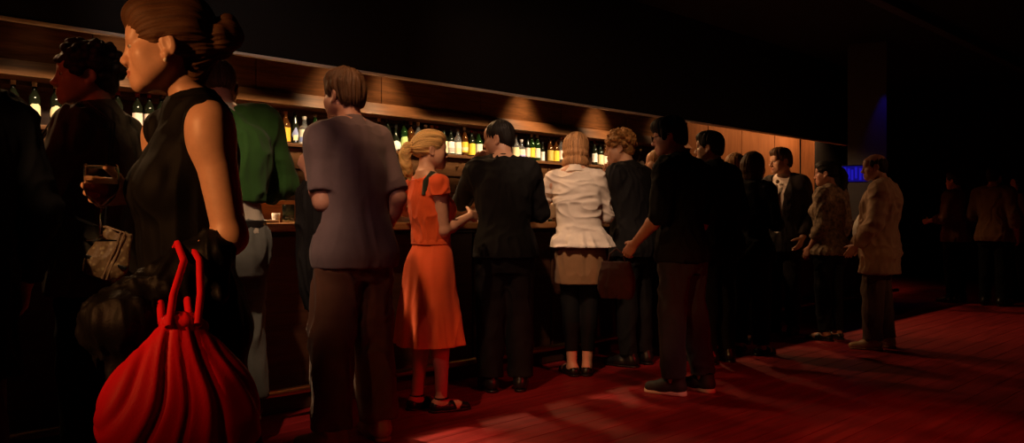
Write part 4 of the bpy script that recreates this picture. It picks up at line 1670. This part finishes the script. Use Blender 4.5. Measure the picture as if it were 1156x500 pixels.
# 13, 14 -- two women further along the bar
p = Person("brown-haired woman in black facing the man in the suit", 848, 6.6, -25, 1.65, 'f', head=(-20, -4, 0), hfwd=.02, lean=(0, .02), skin=SKIN, arms={'R': dict(w=(.14, .27, 1.12)), 'L': dict(w=(-.15, .27, 1.1))})
p.body()
p.hair('long', H_BROWN, 13, res=.005)
p.top('cardigan', C_BLACK, t=.026, hem=.80, sl=(1.9, 1.9), st=.020, seed=24)
p.trousers(C_BLACK2)
for n in 'RL':
    p.shoe(n, LEATHER, kind='flat')
p = Person("light brown-haired person at the bar just left of the brown-haired woman", 830, 7.15, 10, 1.68, 'f', head=(-10, -4, 0), skin=SKIN, face=False, arms={'R': dict(w=(.13, .20, bz(1.68, 1.22))), 'L': dict(w=(-.13, .20, bz(1.68, 1.22)))})
p.body()
p.hair('bob', H_DKBL, 14, res=.005)
p.top('blouse', C_BLACK, t=.022, hem=.82, sl=(1.9, 1.9), st=.018, seed=25)
p.trousers(C_BLACK2)
for n in 'RL':
    p.shoe(n, LEATHER, kind='flat')

# 15 -- man in the suit
p = Person("young man in a dark suit, white shirt and tie, facing left", 884, 7.75, 152, 1.78, 'm', head=(-34, -5, 0), hfwd=.02, lean=(0, .0), skin=SKINF,
           arms={'R': dict(w=(.20, .12, .92), pole=(0, -1, 0), dsh=(-.02, 0, 0)), 'L': dict(w=(-.22, .05, .92))})
p.body(hres=.0035)
p.hair('short', H_BROWN, 15, amp=.005, res=.0045)
p.top('shirt', C_SHIRT, t=.012, hem=.92, sl=(0, 0), amp=.003, seed=26)
p.collar(C_SHIRT, .062, .038, .006, name='shirt_collar')
cut = cone(A(0, .16, 1.00), A(0, .14, 1.58), .040, .105, flat=(A(0, 1, 0), 2.2))
p.top('suit_jacket', C_SUIT, t=.030, hem=.78, sl=(1.93, 1.93), st=.018, amp=.006, seed=27, cuts=[cut])
o = [('u', cone((0, .160, 1.08), (0, .132, 1.40), .034, .020, flat=(A(0, 1, 0), .3)), .01), ('u', ell((0, .108, 1.445), (.018, .016, .02)), .01)]
p.build('tie', o, C_TIE, .005)
p.trousers(C_SUIT)
for n in 'RL':
    p.shoe(n, LEATHER)

# 16 -- patterned blouse
p = Person("dark-haired woman in a patterned brown blouse left of the older man", 936, 7.35, 58, 1.63, 'f', head=(24, -4, 0), hfwd=.02, skin=SKINR,
           arms={'L': dict(w=(-.20, .08, .91), pole=(-.2, -1, 0)), 'R': dict(w=(.20, .08, .91), pole=(.2, -1, 0))}, girth=1.08)
p.body()
p.hair('ponytail', H_BLACK, 16, res=.005)
p.top('blouse', C_PRINT, t=.032, hem=.84, sl=(1.6, 1.6), st=.028, amp=.010, seed=28)
p.trousers(C_BLACK2)
for n in 'RL':
    p.shoe(n, LEATHER, kind='flat')

# 17 -- older man in tan jacket
p = Person("stout older man in a crumpled tan jacket, hands in front, standing alone at right", 991, 6.85, 84, 1.66, 'm', head=(10, -6, 0), hfwd=.03, lean=(0, -.02), skin=SKINR, girth=1.16,
           arms={'L': dict(w=(-.20, .16, .93), pole=(-.5, -1, 0)), 'R': dict(w=(.20, .17, .93), pole=(.5, -1, 0))},
           legs={'L': dict(an=(-.10, .03), ft=12), 'R': dict(an=(.10, -.06))})
p.body()
p.hair('balding', H_DARK, 17, res=.005)
bel = ell(A(0, .085, 1.06), (.15, .125, .17))
p.top('shirt', C_SHIRT, t=.014, hem=.90, sl=(0, 0), amp=.005, seed=29, add=[('u', bel, .05)])
cut = cone(A(-.05, .28, .78), A(-.01, .17, 1.52), .12, .055, flat=(A(0, 1, 0), 2.6))
p.top('jacket', C_JACKET, t=.040, hem=.68, sl=(1.95, 1.95), st=.030, amp=.015, sc=(13, 13, 9), seed=30, cuts=[cut],
      add=[('u', ell(A(0, .075, 1.05), (.175, .125, .19)), .05)], extra={.66: (.02, .015), .9: (.01, .0), 1.2: (0, 0)})
p.collar(C_JACKET, .068, .03, .010)
p.trousers(C_SLACK, r=(.10, .08, .07))
for n in 'RL':
    p.shoe(n, LEATHERB)

# 18.. -- dim guests at the far right
for i, (px, d, app, H, sx, hr, lab, m) in enumerate([
    (1078, 10.6, 60, 1.72, 'm', 'short', 'dim figure in rust-red top, leftmost of the three at far right', C_GHOST),
    (1122, 10.2, -20, 1.76, 'm', 'short', 'dim figure in brown top, middle of the three at far right', cloth('umber_cotton', (.20, .09, .035))),
    (1150, 10.9, 120, 1.68, 'f', 'long', 'dim woman in rust top at the far right edge of the photo', C_GHOST)]):
    p = Person(lab, px, d, app, H, sx, skin=SKINR, arms={'L': dict(w=(-.2, .24, 1.1))})
    p.body(hres=.006, fhand=.006)
    p.hair(hr, H_DARK, 40 + i, res=.006)
    p.top('shirt', m, t=.028, hem=.82, sl=(1.6, 1.6), st=.022, seed=31 + i)
    p.trousers(C_BLACK)
    for n in 'RL':
        p.shoe(n, LEATHER)
# ------------------------------------------------------------------ light
WARM = (1., .52, .20)
AMB = (1., .36, .10)


def spot(loc, tgt, e, col, ang, blend=.6, rad=.04):
    l = bpy.data.lights.new('spot_lamp', 'SPOT')
    l.energy, l.color, l.spot_size, l.spot_blend, l.shadow_soft_size = e, col, R(ang), blend, rad
    o = bpy.data.objects.new('spot_lamp', l)
    COL.objects.link(o)
    o.location = loc
    o.rotation_euler = (Vector(tgt) - Vector(loc)).to_track_quat('-Z', 'Y').to_euler()
    return o


def area(loc, tgt, e, col, sx, sy, rz=None):
    l = bpy.data.lights.new('strip_lamp', 'AREA')
    l.shape = 'RECTANGLE'
    l.energy, l.color, l.size, l.size_y = e, col, sx, sy
    o = bpy.data.objects.new('strip_lamp', l)
    COL.objects.link(o)
    o.location = loc
    z = (Vector(loc) - Vector(tgt)).normalized()
    x = Vector((UD[0], UD[1], 0))
    y = z.cross(x).normalized()
    o.rotation_euler = Matrix((x, y, z)).transposed().to_euler()
    return o


# recessed downlights that graze the back bar panel
for px, e in ((40, 1.5), (136, 22), (240, 4), (376, 36), (438, 40), (592, 62), (676, 50), (745, 14)):
    u, d = px_u(px, 6.0)
    spot(UV(u, 5.80, 2.70), UV(u, 5.93, 1.9), e, (1., .62, .32), 70, 1., .06)
for px, e in ((782, 12), (805, 21), (828, 31), (852, 46), (876, 60), (894, 66)):
    u, d = px_u(px, 5.95)
    spot(UV(u, 5.45, 2.8), UV(u, 5.95, 1.7), e, (1., .52, .23), 120, 1., .05)
# lamps over the barman's aisle: bottles
ar = area(UV(3.5, 5.27, 2.285), UV(3.5, 6.02, 1.77), 22, (1., .72, .44), 8.5, .06)
ar.data.spread = R(36)
spot((-1.6, 3.0, 3.35), UV(2.4, VB, ZB), 70, (1., .82, .70), 44, 1., .03)  # spot added in the room to brighten the bulkhead's pale edge
spot((.3, 4.5, 3.38), UV(5.6, VB, ZB), 30, (1., .66, .45), 60, 1., .03)  # second added spot for the edge, further along
# and the counter
for u in np.arange(.6, 10.8, 1.05):
    spot(UV(u, 5.02, 2.62), UV(u, 4.12, 1.25), 58, (1., .55, .24), 84, .8, .05)
for px, e in ((314, 480), (526, 200), (612, 60)):  # extra spots added to brighten the things standing on the bar
    u, d = px_u(px, 4.2)
    spot(UV(u, 5.0, 2.5), UV(u, 4.2, 1.09), e, (1., .62, .32), 34, .8, .04)
spot((2.4, 2.0, 3.3), (.95, 5.0, .1), 60, (1., .72, .48), 9, .9, .04)     # sneakers
spot((1.0, 4.7, 3.38), (.95, 6.1, 1.72), 40, (1., .55, .25), 16, .9, .04)     # hair light added above the curly sandy head
spot((-1.25, .8, 3.1), tuple(q_ + A(0, 0, .10)), 110, (1., .60, .30), 7, .8, .03)     # narrow spot put in just to light the pouch
# warm track spots in the room
spot((-2.9, -.4, 2.2), (-.95, 2.05, 1.15), 330, (1., .40, .12), 25, .8, .06)     # woman in black, red bag
spot((-.8, 2.9, 3.35), (-.45, 4.65, 1.2), 150, (1., .55, .26), 30, .8, .05)    # orange dress
spot((-.1, 3.3, 3.35), (.5, 5.7, 1.2), 290, (1., .62, .38), 26, .8, .05)     # white blouse
spot((-1.05, 1.5, 3.35), (-1.25, 3.85, 1.08), 300, (1., .64, .38), 20, .9, .05)     # grey jeans
spot((-1.6, -.4, 3.3), (-.8, 3.9, 1.45), 75, (1., .48, .44), 22, .9, .08)      # grey shirt
spot((6.2, 4.4, 3.1), (3.15, 6.85, 1.05), 46, (1., .42, .18), 24, .9, .06)     # older man
# red stage light on the floor
spot((4.6, -1.0, 3.3), (1.75, 3.35, 0), 420, (1., .006, .012), 31, .5, .05)
spot(UV(6.2, 5.0, 2.45), (2.6, 7.7, 1.55), 60, (1., .50, .22), 30, .8, .04)    # extra warm spot, added to light the suited man's face
spot((-3.0, .5, 2.9), (-1.7, 3.2, 1.6), 26, (1., .13, .04), 16, .8, .05)   # reddish spot added for the curly man's face
spot((-2.2, -1.2, 2.6), (-.72, 1.72, .66), 46, (1., .015, .02), 13, .9, .05)     # red spot added to make the bag brighter and redder
# blue lamp at the far corner
spot(((1000 - 578) / FPX * 10.42, 10.42, 2.95), ((996 - 578) / FPX * 10.5, 10.5, 2.1), 7, (.03, .02, 1.), 40, 1., .02)

wd = bpy.data.worlds.new('dark')
SC.world = wd
wd.use_nodes = True
wd.node_tree.nodes['Background'].inputs[0].default_value = (.02, .008, .006, 1)
wd.node_tree.nodes['Background'].inputs[1].default_value = .1

# ------------------------------------------------------------------ camera
cam = bpy.data.cameras.new('camera')
co = bpy.data.objects.new('camera', cam)
COL.objects.link(co)
co.location = (0, 0, CAMZ)
co.rotation_euler = (R(90), 0, 0)
cam.sensor_width = 36
cam.lens = FPX / 1156 * 36
cam.shift_y = -4 / 1156
cam.clip_start = .05
SC.camera = co
SC.view_settings.view_transform = 'Standard'
SC.view_settings.look = 'None'
SC.view_settings.exposure = 0.
SC.view_settings.gamma = 1.
SC.view_settings.use_curve_mapping = False
SC.cycles.use_denoising = True
SC.cycles.max_bounces = 8
